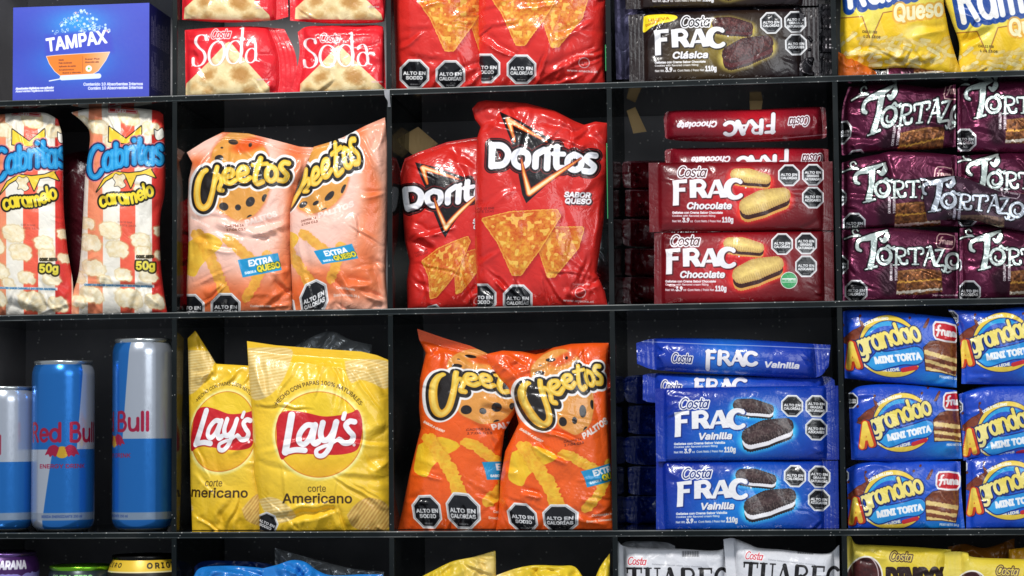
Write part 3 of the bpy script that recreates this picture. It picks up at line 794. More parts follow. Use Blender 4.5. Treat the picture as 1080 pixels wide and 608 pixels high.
# --- cheese puffs; artwork frame 155 x 227 around the pale pack's own layout
def art_cheetos(glare):
    cv = Canvas(-32, -16, 128, 216, S_, (236, 86, 24))
    n = crisp_noise(cv, 30, 3, 3)
    if glare:   # reflected glare painted into the print as pale colour, orange where it stops
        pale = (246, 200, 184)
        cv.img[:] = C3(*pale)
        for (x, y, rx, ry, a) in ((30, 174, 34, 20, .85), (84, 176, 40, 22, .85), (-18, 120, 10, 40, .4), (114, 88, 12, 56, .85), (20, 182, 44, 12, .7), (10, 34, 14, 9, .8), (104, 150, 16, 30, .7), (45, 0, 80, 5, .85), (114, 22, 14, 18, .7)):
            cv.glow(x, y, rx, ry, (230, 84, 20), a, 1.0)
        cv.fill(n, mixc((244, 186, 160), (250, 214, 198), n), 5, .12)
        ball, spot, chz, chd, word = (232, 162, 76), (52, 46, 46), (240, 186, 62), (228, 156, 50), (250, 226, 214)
    else:
        cv.glow(50, 130, 80, 90, (246, 100, 30), .9)
        ball, spot, chz, chd, word = (236, 160, 76), (34, 26, 24), (248, 196, 56), (240, 156, 40), (250, 236, 228)
    # spotted golden ball behind the name
    e = cv.ellipse(55, 47, 33, 47) + (crisp_noise(cv, 12, 5, 2) - .5) * 2
    cv.fill(e, (214, 96, 36), 1.5, .6, soft=3); cv.fill(e, mixc(tuple(int(c * .92) for c in ball), ball, n * 1.4))
    cv.part('spotted_ball', e)
    cv.fill(cv.ellipse(64, 15, 18, 7, -14), (224, 84, 34), 0, .85, soft=4)
    for (x, y, rx, ry, rot) in ((25, 14, 3.4, 2.4, -30), (48, 12, 5.2, 2.8, 8), (66, 15, 1.8, 2.4, 20), (33, 29, 4.6, 3.4, -10), (14, 30, 2, 1.6, 0), (36, 18, 1.4, 1.0, 0),
                                (66, 75, 4.4, 5.6, 35), (81, 71, 2.8, 4.2, 20), (38, 80, 5, 4.2, 20), (53, 81, 3.2, 3.2, 40), (65, 92, 2.6, 3.8, 40), (82, 82, 1.8, 2.6, 20), (22, 82, 3, 2.6, 0), (36, 90, 2, 1.4, 0)):
        cv.fill(np.maximum(cv.ellipse(x, y, rx, ry, rot), e + .5), spot)
    # lettering: a tall swinging C, then rounded letters along a rising line
    yl = (242, 206, 66)
    def P(*p): return np.array([(x / 5.53 - 8, y / 5.53 - 18) for x, y in p])
    st = []
    def g(p, r, sm=True): st.append((catmull(P(*p), 7) if sm and len(p) > 2 else P(*p), r))
    g([(152, 330), (128, 350), (106, 400), (98, 470), (108, 528), (136, 550), (166, 528), (184, 474), (196, 420), (208, 345), (216, 312)],
      np.interp(np.linspace(0, 1, 71), [0, .2, .45, .7, 1], [2.6, 3.4, 3.7, 2.9, 2.5]))
    g([(190, 440), (214, 370), (232, 368), (240, 400), (226, 440), (246, 448)], 2.5)
    for cx, cy in ((288, 366), (372, 352)):
        g([(cx - 22, cy + 6), (cx + 16, cy - 8), (cx + 14, cy - 34), (cx - 14, cy - 38), (cx - 34, cy - 8), (cx - 26, cy + 28), (cx + 4, cy + 40), (cx + 34, cy + 22)], 2.75)
    g([(470, 262), (450, 320), (436, 380), (450, 408), (480, 398)], 2.9); g([(424, 300), (506, 292)], 2.3, 0)
    g([(528, 306), (506, 336), (508, 378), (536, 392), (560, 366), (556, 326), (528, 306)], 2.9)
    g([(632, 290), (604, 286), (586, 310), (604, 336), (624, 360), (608, 390), (576, 388)], 2.9)
    d = cv.strokes(st, 10)
    ctr = cv.poly(P((150, 372), (190, 360), (192, 420), (184, 468), (164, 515), (138, 520), (126, 480), (132, 420)), smooth=3)
    d = np.minimum(d, ctr - 0) if False else d
    cv.fill(d, (244, 240, 238), 5.4); cv.fill(ctr, (34, 28, 26), 1.5); cv.fill(np.roll(np.roll(d, 2, 0), 2, 1), (34, 28, 26), 2.7); cv.fill(d, (34, 28, 26), 2.6)
    g2 = np.clip((cv.Y - 30) / 50, 0, 1)
    cv.fill(d, mixc(yl, (226, 160, 44), g2 * .7 + n * .3)); cv.fill(d, (252, 232, 130), -1.7, .6, soft=1.4)
    cv.part('brand_lettering', d, 5.2)
    for i, (w_, x, y) in enumerate((('PALITOS', 58, 108),)):
        cv.text(w_, 62, 100, 5.6, word, w=34, rot=-17, bold=.55)
    cv.text('SABOR A QUESO', 3, 92, 2.2, word, w=22, rot=28, bold=.2)
    cv.text('CAD958 14', 40, 102, 2.4, (90, 30, 16), w=19, rot=-3, bold=.12, alpha=.8); cv.text('17:04 C13', 41, 106, 2.4, (90, 30, 16), w=20, rot=-3, bold=.12, alpha=.8)
    # cheese and sticks
    a = .55 if glare else 1.0
    def stick(p, r, seed):
        q = catmull(np.array(p, float), 8); nn = crisp_noise(cv, 3.4, seed, 2)
        dd = cv.strokes([(q, r)], 8) + (nn - .5) * 4.5
        cv.fill(np.roll(np.roll(dd, 4, 0), 4, 1), (190, 60, 14), 0, .4 * a, soft=4)
        cv.fill(dd, mixc(chd, chz, .1 + nn * 1.3), alpha=.55 + .45 * a); cv.part('cheese_picture', dd)
    ch = cv.poly([(0, 118), (10, 112), (22, 108), (37, 119), (22, 134), (13, 144), (7, 154), (-5, 148), (-3, 134)], smooth=3)
    cv.fill(ch, mixc((238, 176, 30), (252, 214, 60), crisp_noise(cv, 10, 9, 2)), alpha=.6 + .4 * a); cv.part('cheese_picture', ch)
    stick([(10, 110), (20, 128), (30, 148), (38, 170)], 6.0, 31)
    stick([(42, 115), (56, 127), (72, 140)], 5.2, 33)
    stick([(84, 130), (78, 146), (68, 166), (62, 176)], 5.0, 35)
    # blue tag
    def tp(x, y, rot=-10): q = R_(rot); return (76 + x * math.cos(q) - y * math.sin(q), 142 + x * math.sin(q) + y * math.cos(q))
    t = cv.poly([tp(-22, -9.5), tp(21, -9.5), tp(22, 9), tp(-20, 9.5)])
    cv.fill(t, (30, 150, 205)); cv.part('blue_tag', t)
    x, y = tp(-11, -.8); cv.text('EXTRA', x, y, 6.2, (248, 248, 250), w=25, rot=-10, bold=.55)
    x, y = tp(-3, 6.6); dd = cv.text('QUESO', x, y, 6.0, (246, 226, 60), w=24, rot=-12, bold=.5, ret=True); cv.fill(dd, (20, 90, 60), .6); cv.fill(dd, (244, 224, 60))
    x, y = tp(-17, 6.6); cv.text('SABOR A', x, y, 2.4, (240, 246, 250), w=12, rot=-10, bold=.25)
    cv.octagon(2, 188, 17.2, ['ALTO EN', 'SODIO'], 0); cv.octagon(40, 187, 17.2, ['ALTO EN', 'CALORÍAS'], 0)
    cv.text('Contenido neto', 66, 186, 2.2, word, w=22, bold=.15); cv.text('Snack horneado 28 g', 62, 192, 2.2, word, w=30, bold=.1)
    return cv


# --- ridged crisps in the plain yellow bag
def waffle(cv, P, ang, seed, base=((224, 186, 104), (246, 220, 150)), a=1.0):
    d = cv.poly(P, smooth=4); q = R_(ang); ph = cv.X * math.cos(q) + cv.Y * math.sin(q)
    n = crisp_noise(cv, 6, seed, 2)
    cv.fill(d, mixc(base[0], base[1], .5 + .42 * np.sin(ph * 1.9 + n * 1.2) + (n - .5) * .6), 0, a, soft=1.2); cv.part('crisp_picture', d)


def art_lays():
    cv = Canvas(255, 355, 420, 572, S_ + .3, (238, 206, 36)); A = Z(255, 350, 5.527); B = Z(255, 455, 5.527); C = Z(290, 365, 4.19)
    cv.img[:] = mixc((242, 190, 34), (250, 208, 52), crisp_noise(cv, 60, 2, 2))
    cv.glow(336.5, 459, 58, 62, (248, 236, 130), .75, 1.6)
    waffle(cv, A((36, 96), (150, 92), (290, 104), (280, 190), (230, 300), (150, 380), (60, 390), (40, 240)), 80, 4)
    waffle(cv, A((600, 170), (720, 160), (872, 186), (850, 330), (760, 300), (690, 280), (640, 300), (610, 240)), 75, 5)
    waffle(cv, B((612, 490), (660, 430), (740, 388), (850, 430), (862, 560), (760, 590), (650, 560)), 35, 6, ((202, 150, 70), (238, 200, 110)))
    waffle(cv, B((95, 400), (170, 385), (245, 415), (316, 500), (200, 540), (150, 500)), 82, 7)
    disc = cv.ellipse(*C((195, 392)), 45.5, 44.6)
    cv.fill(disc, (252, 240, 150), 3.6, soft=3); cv.fill(disc, (224, 128, 36), .9); cv.fill(disc, mixc((244, 206, 48), (236, 172, 36), np.clip((cv.Y - 470) / 40, 0, 1)))
    cv.part('sun_disc', disc, 1.0)
    band = cv.poly(C((6, 345), (22, 302), (60, 287), (130, 294), (215, 312), (290, 306), (340, 294), (366, 283), (384, 322), (386, 380), (374, 440), (350, 468), (280, 482), (180, 480), (100, 476), (56, 486), (28, 502), (10, 440)), smooth=5)
    cv.fill(band, (206, 30, 40)); cv.part('red_ribbon', band)
    st = []
    def g(p, r, sm=True): st.append((catmull(np.array(C(*p)), 7) if sm and len(p) > 2 else np.array(C(*p)), r))
    g([(74, 306), (60, 390), (46, 470)], 3.7, 0); g([(46, 470), (90, 460), (132, 462)], 3.0)
    g([(172, 352), (140, 352), (112, 384), (106, 420), (126, 436), (152, 412), (172, 360)], 3.0); g([(178, 350), (166, 410), (176, 432), (192, 424)], 3.2)
    g([(212, 340), (202, 386), (212, 416), (236, 412), (258, 380), (272, 336)], 3.1); g([(270, 340), (256, 400), (240, 452), (214, 484), (188, 484), (184, 462), (212, 446), (250, 432), (284, 408)], np.linspace(3.2, 1.6, 57))
    g([(308, 300), (302, 322)], 2.4, 0)
    g([(352, 336), (330, 334), (314, 352), (328, 376), (346, 398), (336, 424), (308, 430), (288, 416)], 3.0)
    d = cv.strokes(st, 6); cv.fill(np.roll(d, 3, 0), (150, 12, 30), .5, .6, soft=1); cv.fill(d, (246, 244, 246)); cv.part('brand_lettering', d, .5)
    cv.fill(cv.ellipse(*C((350, 438)), 1.7, 1.7), (246, 220, 220))
    cv.octagon(281, 553, 13, ['ALTO EN', 'SODIO'], 24)
    br = (84, 60, 18)
    cv.text('·HECHO CON PAPAS 100% NATURALES·', 0, 0, 4.2, br, 'c', w=103, arcs=(*C((193, 398)), 54.0), bold=.12)
    cv.text('corte', *B((438, 354)), 7.2, br, 'c', w=19, bold=.05)
    cv.text('Americano', *B((440, 420)), 9.8, (70, 48, 14), 'c', w=73, bold=.35)
    return cv


# --- caramel popcorn in a striped bag
def art_cabritas():
    cv = Canvas(58, 106, 186, 338, S_ + .2, (236, 228, 210)); T = Z(70, 100, 5.067); Bt = Z(60, 210, 4.677)
    n = crisp_noise(cv, 20, 2, 3)
    cv.img[:] = mixc((232, 224, 206), (246, 242, 232), n)
    for xa, xb, c in ((76, 83, (236, 160, 124)), (93, 108, (236, 138, 100)), (127, 142, (228, 92, 68)), (160, 178, (206, 50, 44))):
        ed = (crisp_noise(cv, 40, 8, 1) - .5) * 2
        cv.fill(np.maximum(xa - cv.X + ed, cv.X - xb + ed), mixc(c, tuple(min(255, int(q * 1.08) + 6) for q in c), n))
    rng = np.random.RandomState(4); k = 0
    def kernel(x, y, r):
        m = crisp_noise(cv, 3.6, int(x * 7 + y) % 900, 2)
        d = np.minimum(np.minimum(cv.ellipse(x, y, r * 1.1, r * .85), cv.ellipse(x + r * .6, y + r * .4, r * .6, r * .55)), cv.ellipse(x - r * .6, y - r * .35, r * .6, r * .5)) + (m - .5) * 3
        cv.fill(d, (214, 184, 124), .9, .6, soft=1.5); cv.fill(d, mixc((234, 208, 156), (250, 240, 212), .1 + m * 1.2), -.2, soft=1)
    for (x, y, r) in ((95, 256, 10), (116, 243, 10), (124, 263, 10), (148, 254, 9), (151, 266, 7), (99, 283, 10), (130, 290, 7.5), (157, 291, 8), (97, 311, 10), (136, 315, 12), (164, 318, 9), (80, 292, 8), (82, 318, 7), (104, 134, 9), (136, 124, 9), (160, 136, 8), (118, 150, 6), (148, 200, 6), (92, 236, 7), (168, 244, 6), (110, 296, 6), (170, 270, 6), (86, 130, 8)):
        kernel(x, y, r)
    yel, blk = (244, 206, 60), (24, 20, 22)
    def shape(p, sm=0):
        d = cv.poly(p, smooth=sm); cv.fill(d, blk, .9); cv.fill(d, yel, -.1)
    shape(T((228, 170), (318, 236), (400, 168), (402, 236), (320, 262), (226, 252)))
    shape(T((160, 520), (200, 450), (260, 412), (330, 420), (400, 412), (470, 385), (452, 400), (478, 445), (420, 424), (374, 432), (344, 500), (318, 440), (262, 432), (210, 462)))
    wpc = cv.poly(T((248, 446), (262, 424), (284, 432), (304, 424), (316, 446), (304, 462), (316, 486), (294, 500), (276, 488), (256, 490), (262, 468)), smooth=4); cv.fill(wpc, blk, .5); cv.fill(wpc, mixc((226, 196, 138), (248, 240, 216), crisp_noise(cv, 3, 77, 2) * 1.3))
    wp2 = cv.poly(T((470, 185), (488, 195), (512, 178), (522, 225), (490, 244), (474, 226)), smooth=2); cv.fill(wp2, blk, .7); cv.fill(wp2, (244, 240, 228))
    # maker tag at the top
    q = cv.poly(T((224, 66), (380, 84), (378, 104), (300, 96), (226, 96))); cv.fill(q, (206, 46, 46)); cv.fill(np.abs(q + .8) - .35, (244, 220, 216))
    cv.logo('Frun', *T((240, 92)), 5, .5, sx=1, rot=6); d = cv.logo('runa', *T((262, 92)), 4.4, .5, rot=5); cv.fill(d, (244, 226, 220))
    # lettering
    s0 = 23.0
    d = cv.logo('Cabritas', 92.5, 189, 26.0, 2.7, sx=.64, rot=0, track=.02, arch=lambda x: .66 * (1 - (1 - np.clip(x, 0, 2.3) / 2.3) ** 2),
                tweak={0: (0, -.1, 1.22, 0), 2: (0, 0, .92, 0), 6: (0, -.04, .95, 0), 7: (0, -.02, 1.05, 0)})
    cv.fill(d, (226, 130, 130), 2.5); cv.fill(d, (28, 40, 84), 1.5); cv.fill(d, (34, 152, 216)); cv.fill(d, (90, 190, 236), -2.0, .6, soft=1); cv.part('brand_lettering', d, 3)
    d = cv.logo('caramelo', *T((184, 604)), 14.5, 1.5, sx=.80, rot=-11.5, track=.0, arch=lambda x: .12 * np.sin(x * 2))
    cv.fill(d, (24, 24, 14), 1.9); cv.fill(d, (242, 216, 50)); cv.part('flavour_lettering', d, 1.8)
    cv.text('CAD 30 MAR', *Bt((300, 118)), 1.9, (120, 70, 60), w=15, rot=3); cv.text('LOTE 18:21', *Bt((312, 134)), 1.9, (120, 70, 60), w=17, rot=3)
    d = cv.text('50g', *Bt((392, 348)), 8.2, (0, 0, 0), w=19, bold=.7, ret=True); cv.fill(d, (52, 44, 18), 1.8); cv.fill(d, (232, 216, 70))
    d = cv.text('CONT. NETO', *Bt((392, 292)), 2.8, (52, 44, 18), w=18, bold=.5)
    cv.fill(cv.poly(Bt((132, 418), (480, 424), (480, 438), (132, 428))), (228, 226, 222)); cv.text('CABRITAS DULCES SABOR CARAMELO INDUSTRIA NACIONAL', *Bt((136, 428)), 1.9, (50, 120, 170), w=72, rot=1.5, bold=.2)
    return cv


# --- small foil cakes
def fruna(cv, cx, cy, w, h, rot, red=True, outline=(240, 220, 210)):
    q = R_(rot)
    def p(x, y): return (cx + (x * math.cos(q) - y * math.sin(q)), cy + (x * math.sin(q) + y * math.cos(q)))
    P = [p(-w / 2, -h * .28), p(-w * .40, -h / 2), p(0, -h * .56), p(w * .42, -h / 2), p(w / 2, -h * .25), p(w / 2, h * .28), p(w * .40, h / 2), p(0, h * .54), p(-w * .40, h / 2), p(-w / 2, h * .28)]
    d = cv.poly(P)
    if red:
        cv.fill(d, (244, 240, 240)); cv.fill(d, (206, 28, 40), -h * .10)
    else:
        cv.fill(np.abs(d) - .55, outline)
    st = []
    def s(pts, r): st.append((catmull(np.array([p(a * w, b * h) for a, b in pts]), 6), r))
    k = h * .055
    s([(-.20, -.30), (-.27, -.22), (-.27, .05), (-.33, .28)], k); s([(-.35, -.02), (-.18, -.04)], k)
    s([(-.14, .18), (-.13, -.05), (-.04, -.06)], k); s([(-.02, -.06), (-.02, .14), (.05, .14), (.08, -.06)], k); s([(.08, -.06), (.09, .17)], k)
    s([(.13, .17), (.13, -.06)], k); s([(.13, .0), (.18, -.07), (.22, .0), (.22, .17)], k)
    s([(.36, -.03), (.29, -.05), (.28, .12), (.34, .14), (.37, -.03), (.39, .16)], k)
    f = cv.strokes(st, 3); cv.fill(f, (246, 240, 236) if red else outline); cv.part('maker_badge', d)


def art_tortazo():
    cv = Canvas(878, 232, 1024, 324, S_ + .6, (112, 34, 72)); z = Z(880, 235, 5.4)
    n = crisp_noise(cv, 24, 5, 3)
    cv.img[:] = mixc((80, 20, 48), (106, 34, 68), n)
    cv.glow(*z((500, 260)), 36, 26, (70, 22, 44), .9, 1)
    blk = cv.poly(z((250, 300), (300, 250), (350, 280), (350, 400), (280, 410)), smooth=4); cv.fill(blk, (36, 16, 26), 0, .7, soft=6)
    # the slice of cake
    ck = cv.poly(z((360, 275), (480, 262), (610, 272), (616, 395), (500, 412), (352, 412)))
    lay = (cv.Y - (240.0 + 235 - 235)) ; g = (cv.Y - z((0, 262))[1]) / 27.5 + (cv.X - z((480, 0))[0]) * .0030
    m = crisp_noise(cv, 2.2, 6, 2)
    col = mixc((64, 34, 20), (150, 92, 48), m * 1.5 - .2)
    for a, b, c0 in ((.0, .10, (134, 92, 48)), (.42, .52, (206, 150, 62)), (.80, .93, (226, 214, 196))):
        k = np.clip((g + (m - .5) * .10 - a) * 30, 0, 1) * np.clip((b - g - (m - .5) * .1) * 30, 0, 1)
        col = col + (C3(*c0) - col) * k[..., None]
    cv.fill(ck, col, 0, soft=.8); cv.part('cake_picture', ck)
    wt, ot = (224, 238, 230), (30, 16, 24)
    st = []
    def g_(p, r, sm=True):
        Q = catmull(np.array(z(*p)), 7) if sm and len(p) > 2 else np.array(z(*p))
        if np.ndim(r): r = np.interp(np.linspace(0, 1, len(Q)), np.linspace(0, 1, len(r)), r)
        st.append((Q, r))
    g_([(226, 84), (222, 170), (206, 250)], [4.2, 3.4, 4.0]); g_([(176, 268), (240, 250)], [.8, 1.6])
    g_([(150, 160), (132, 148), (132, 116), (156, 96), (210, 82), (300, 44)], [1.8, 2.4, 2.2, 2.6, 4.2, 1.2]); g_([(298, 48), (298, 80), (282, 104), (262, 92)], [1.2, 3.6, 3.0, 1.6])
    g_([(148, 76), (100, 78), (58, 94)], .9); g_([(140, 70), (112, 66), (104, 46), (122, 36), (134, 48)], .9)
    def spiral(cx, cy, rx, ry):
        a = np.linspace(0, 2 * math.pi * 1.72, 60); k = np.where(a < 2 * math.pi, 1, 1 - (a - 2 * math.pi) / (2 * math.pi * .72) * .72)
        ox, oy = z((cx, cy)); st.append((np.stack([ox + k * rx * np.cos(a - 1.2), oy + k * ry * np.sin(a - 1.2)], 1), np.where(a < 2 * math.pi, 1.9, 1.25)))
    spiral(284, 192, 7.4, 8.2); g_([(290, 142), (306, 132), (322, 146), (342, 138)], [.8, 1.6, 1.6, .7])
    g_([(354, 150), (352, 240)], [1.8, 1.6]); g_([(336, 152), (372, 146), (402, 158), (398, 186), (360, 196)], 1.4); g_([(366, 196), (384, 232), (412, 232), (414, 216)], 1.7); g_([(336, 242), (368, 240)], .8)
    g_([(462, 152), (460, 236)], [1.9, 1.7]); g_([(424, 178), (420, 152), (450, 150), (500, 148), (506, 172), (494, 180)], [1.4, 1.2, 1.6, 1.6, 1.2, 1.2]); g_([(444, 238), (478, 238)], .9)
    g_([(544, 142), (512, 244)], [1.0, 1.2]); g_([(546, 140), (572, 240)], [2.0, 2.3]); g_([(524, 204), (562, 200)], 1.1); g_([(526, 142), (546, 140)], 1.0)
    g_([(578, 158), (622, 152), (600, 200), (576, 246), (622, 244)], [1.5, 1.4, 1.5, 1.5, 1.4], 0); g_([(622, 244), (636, 262), (624, 280), (612, 266)], [1.3, 1.7, 1.3, .8])
    spiral(676, 220, 7.2, 8.0); g_([(636, 240), (628, 268), (644, 284), (664, 276)], 1.1)
    d = cv.strokes([(q_, np.asarray(r_) * .80) for q_, r_ in st], 7); cv.fill(d, ot, 1.5); cv.fill(d, wt); cv.part('brand_lettering', d, 1.5)
    dd = cv.text('CON RELLENO', *z((330, 330)), 2.4, (225, 215, 215), w=18, rot=-90, bold=.2); cv.text('Y COBERTURA', *z((358, 330)), 2.4, (225, 215, 215), w=17, rot=-90, bold=.2)
    fruna(cv, *z((634, 108)), 19, 14, 8, False, (236, 190, 184))
    cv.octagon(*z((124, 392)), 13, ['ALTO EN', 'CALORÍAS'])
    e = cv.octagon(*z((26, 240)), 11, ['ALTO EN', 'AZÚCARES'], label=False)
    cv.text('Galleta rellena con crema bañada', *z((560, 418)), 1.6, (220, 200, 205), w=28, bold=.12)
    return cv


def art_agrandao():
    cv = Canvas(886, 476, 1024, 566, S_ + .8, (22, 66, 190)); z = Z(880, 480, 5.4)
    n = crisp_noise(cv, 26, 3, 2); cv.img[:] = mixc((18, 56, 172), (30, 84, 208), n)
    cv.glow(*z((580, 420)), 30, 14, (20, 140, 215), .9, 1.2)
    cv.glow(*z((400, 230)), 40, 26, (24, 110, 215), .6)
    br = (96, 40, 26)
    for p in (((76, 225), (130, 185), (190, 150), (215, 180), (170, 220), (90, 240)), ((180, 100), (176, 120), (196, 140), (205, 190), (190, 190), (170, 120)), ((520, 140), (545, 95), (556, 82), (562, 92), (540, 140)), ((70, 250), (95, 210), (150, 170), (180, 205), (150, 250), (110, 262)), ((230, 150), (222, 120), (236, 118), (250, 150))):
        d = cv.poly(z(*p), smooth=3); cv.fill(d, br); cv.fill(d, (150, 74, 48), -.9, .6, soft=1)
    for x, y in ((490, 62), (452, 92), (178, 98), (80, 155)): cv.fill(cv.ellipse(*z((x, y)), 1.3, 1.6, 30), br)
    # ribbons
    def ribbon(c, r0, r1, a0, a1, col, edge):
        Q = arc(*z(c), r0, r1, a0, a1, 30); w = 2.6 * np.sin(np.linspace(.18, 2.96, 30)) ** .6
        d = cv.strokes([(Q, w)], 4); cv.fill(d, edge, .8); cv.fill(d, col); return d
    cy = cv.strokes([(arc(*z((330, 300)), 29, 31, 195, 300, 30), 2.4)], 4); cv.fill(cy, (40, 170, 225), 0, .9)
    d1 = ribbon((340, 300), 33, 37, 198, 318, (240, 206, 72), (20, 40, 110)); ribbon((330, 280), 34, 24, 160, 35, (240, 206, 72), (20, 40, 110))
    cv.text('DOBLE RELLENO', 0, 0, 2.5, (250, 246, 230), 'c', w=26, arcs=(*z((330, 330)), 40.5), rot=-18, bold=.3)
    cv.text('DOBLE DULCE DE LECHE', 0, 0, 2.9, (250, 246, 230), 'c', w=44, arcs=(*z((300, 60)), -62), rot=7, bold=.3)
    rb = cv.strokes([(np.array(z((395, 382), (470, 362))), 2.2)], 3); cv.fill(rb, (206, 40, 50))
    bl = cv.poly(z((195, 360), (250, 300), (270, 275), (300, 290), (400, 270), (480, 250), (516, 275), (510, 320), (470, 345), (400, 350), (330, 370), (250, 392)), smooth=4)
    cv.fill(bl, (14, 44, 130), 1.2); cv.fill(bl, mixc((24, 132, 214), (70, 186, 240), n)); cv.part('flavour_banner', bl)
    x, y = z((248, 356)); d = cv.text('MINI TORTA', x, y, 6.2, (248, 250, 252), w=48, rot=-9.5, bold=.75)
    # big letters
    yl, ot = (246, 222, 96), (20, 36, 96)
    st = []
    d = cv.logo('grandao', *z((160, 318)), 20.0, 1.75, sx=.75, rot=-17.5, track=.0, tweak={0: (0, 0, 1.0, 0)}, arch=lambda x: .10 * np.sin(np.clip(x / 3.1, 0, 1) * math.pi))
    cv.fill(np.roll(d, 3, 0), ot, 1.2); cv.fill(d, ot, 1.1); cv.fill(d, mixc(yl, (252, 240, 170), (n - .3) * 2)); cv.part('brand_lettering', d, 1.7)
    a = cv.strokes([(np.array(z((96, 385), (118, 255))), 2.7), (np.array(z((118, 255), (150, 375))), 2.5), (np.array(z((105, 345), (140, 340))), 1.6)], 8)
    ar = np.roll(np.roll(a, 0, 0), 9, 1)
    cv.fill(ar, ot, 1.6); cv.fill(ar, (206, 62, 34), .5); cv.fill(a, (206, 62, 34), 1.2)
    cv.fill(a, mixc((250, 226, 96), (246, 190, 60), (cv.Y - z((0, 260))[1]) / 24)); cv.part('brand_lettering', a, 1.6)
    # the slice of cake
    ck = cv.poly(z((520, 250), (560, 212), (610, 200), (706, 186), (706, 300), (690, 384), (610, 372), (526, 372)))
    gg = (cv.Y - z((0, 250))[1] - (cv.X - z((520, 0))[0]) * .16) / 22.6
    m = crisp_noise(cv, 2.0, 6, 2); col = mixc((98, 44, 26), (150, 84, 50), m)
    for i, (b0, b1) in enumerate(((.06, .30), (.46, .66), (.80, .98))):
        k = np.clip((gg + (m - .5) * .08 - b0) * 24, 0, 1) * np.clip((b1 - gg - (m - .5) * .08) * 24, 0, 1); col = col + (C3(238, 206, 132) - col) * k[..., None]
    cv.fill(ck, (50, 22, 20), .8); cv.fill(ck, col); cv.part('cake_picture', ck)
    fruna(cv, *z((648, 148)), 26.5, 19, 3)
    cv.text('PESO NETO 24 g', *z((600, 402)), 2.2, (220, 228, 240), w=20, rot=2, bold=.2)
    cv.octagon(*z((38, 120)), 9, ['ALTO EN', 'AZÚCARES'], label=False)
    return cv


# --- puffed potato sticks
def art_ramitas():
    cv = Canvas(886, -70, 1130, 90, S_, (238, 216, 72)); z = Z(880, 0, 5.4)
    n = crisp_noise(cv, 26, 3, 3); cv.img[:] = mixc((232, 208, 60), (246, 230, 110), n)
    low = cv.poly([(990, 90), (990, 40), (1005, 36), (1030, 34), (1042, 60), (1053, 30), (1076, 26), (1130, 30), (1130, 90)])
    cv.fill(low, (170, 110, 50), 1.2); cv.fill(low, mixc((244, 196, 30), (250, 214, 60), n))
    rng = np.random.RandomState(2)
    for k in range(90):
        x, y = rng.uniform(990, 1128), rng.uniform(56, 86); a = rng.uniform(-1.2, .5); l = rng.uniform(5, 13)
        c = rng.uniform(0, 1); d = cv.strokes([(np.array([(x, y), (x + l * math.cos(a), y + l * math.sin(a))]), 1.7)], 3)
        cv.fill(d, (206, 160, 60), .6, .35, soft=1.5); cv.fill(d, tuple(int(v) for v in np.array((226, 190, 90)) * (1 - c) + np.array((248, 236, 180)) * c), 0, .95)
    st = []
    d = cv.logo('Ramitas', 1014, 24, 44, 3.0, sx=.64, rot=-11, track=.03)
    cv.fill(np.roll(np.roll(d, 7, 0), -4, 1), (24, 70, 150), 3.4); cv.fill(d, (24, 70, 150), 3.2); cv.fill(d, (246, 244, 240)); cv.part('brand_lettering', d, 4)
    d = cv.text('Queso', 1066, 38, 17, (0, 0, 0), w=52, rot=-7, bold=.9, ret=True); cv.fill(d, (236, 170, 60), 2.0, .8); cv.fill(d, (250, 240, 190)); cv.part('flavour_lettering', d, 1.6)
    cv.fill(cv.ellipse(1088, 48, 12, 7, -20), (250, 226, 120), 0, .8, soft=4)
    cv.text('CAD 11 FEB', 1032, 50, 2.4, (90, 70, 20), w=16, rot=3, bold=.15); cv.text('L 24 13:08', 1034, 55, 2.4, (90, 70, 20), w=18, rot=3, bold=.15)
    return cv


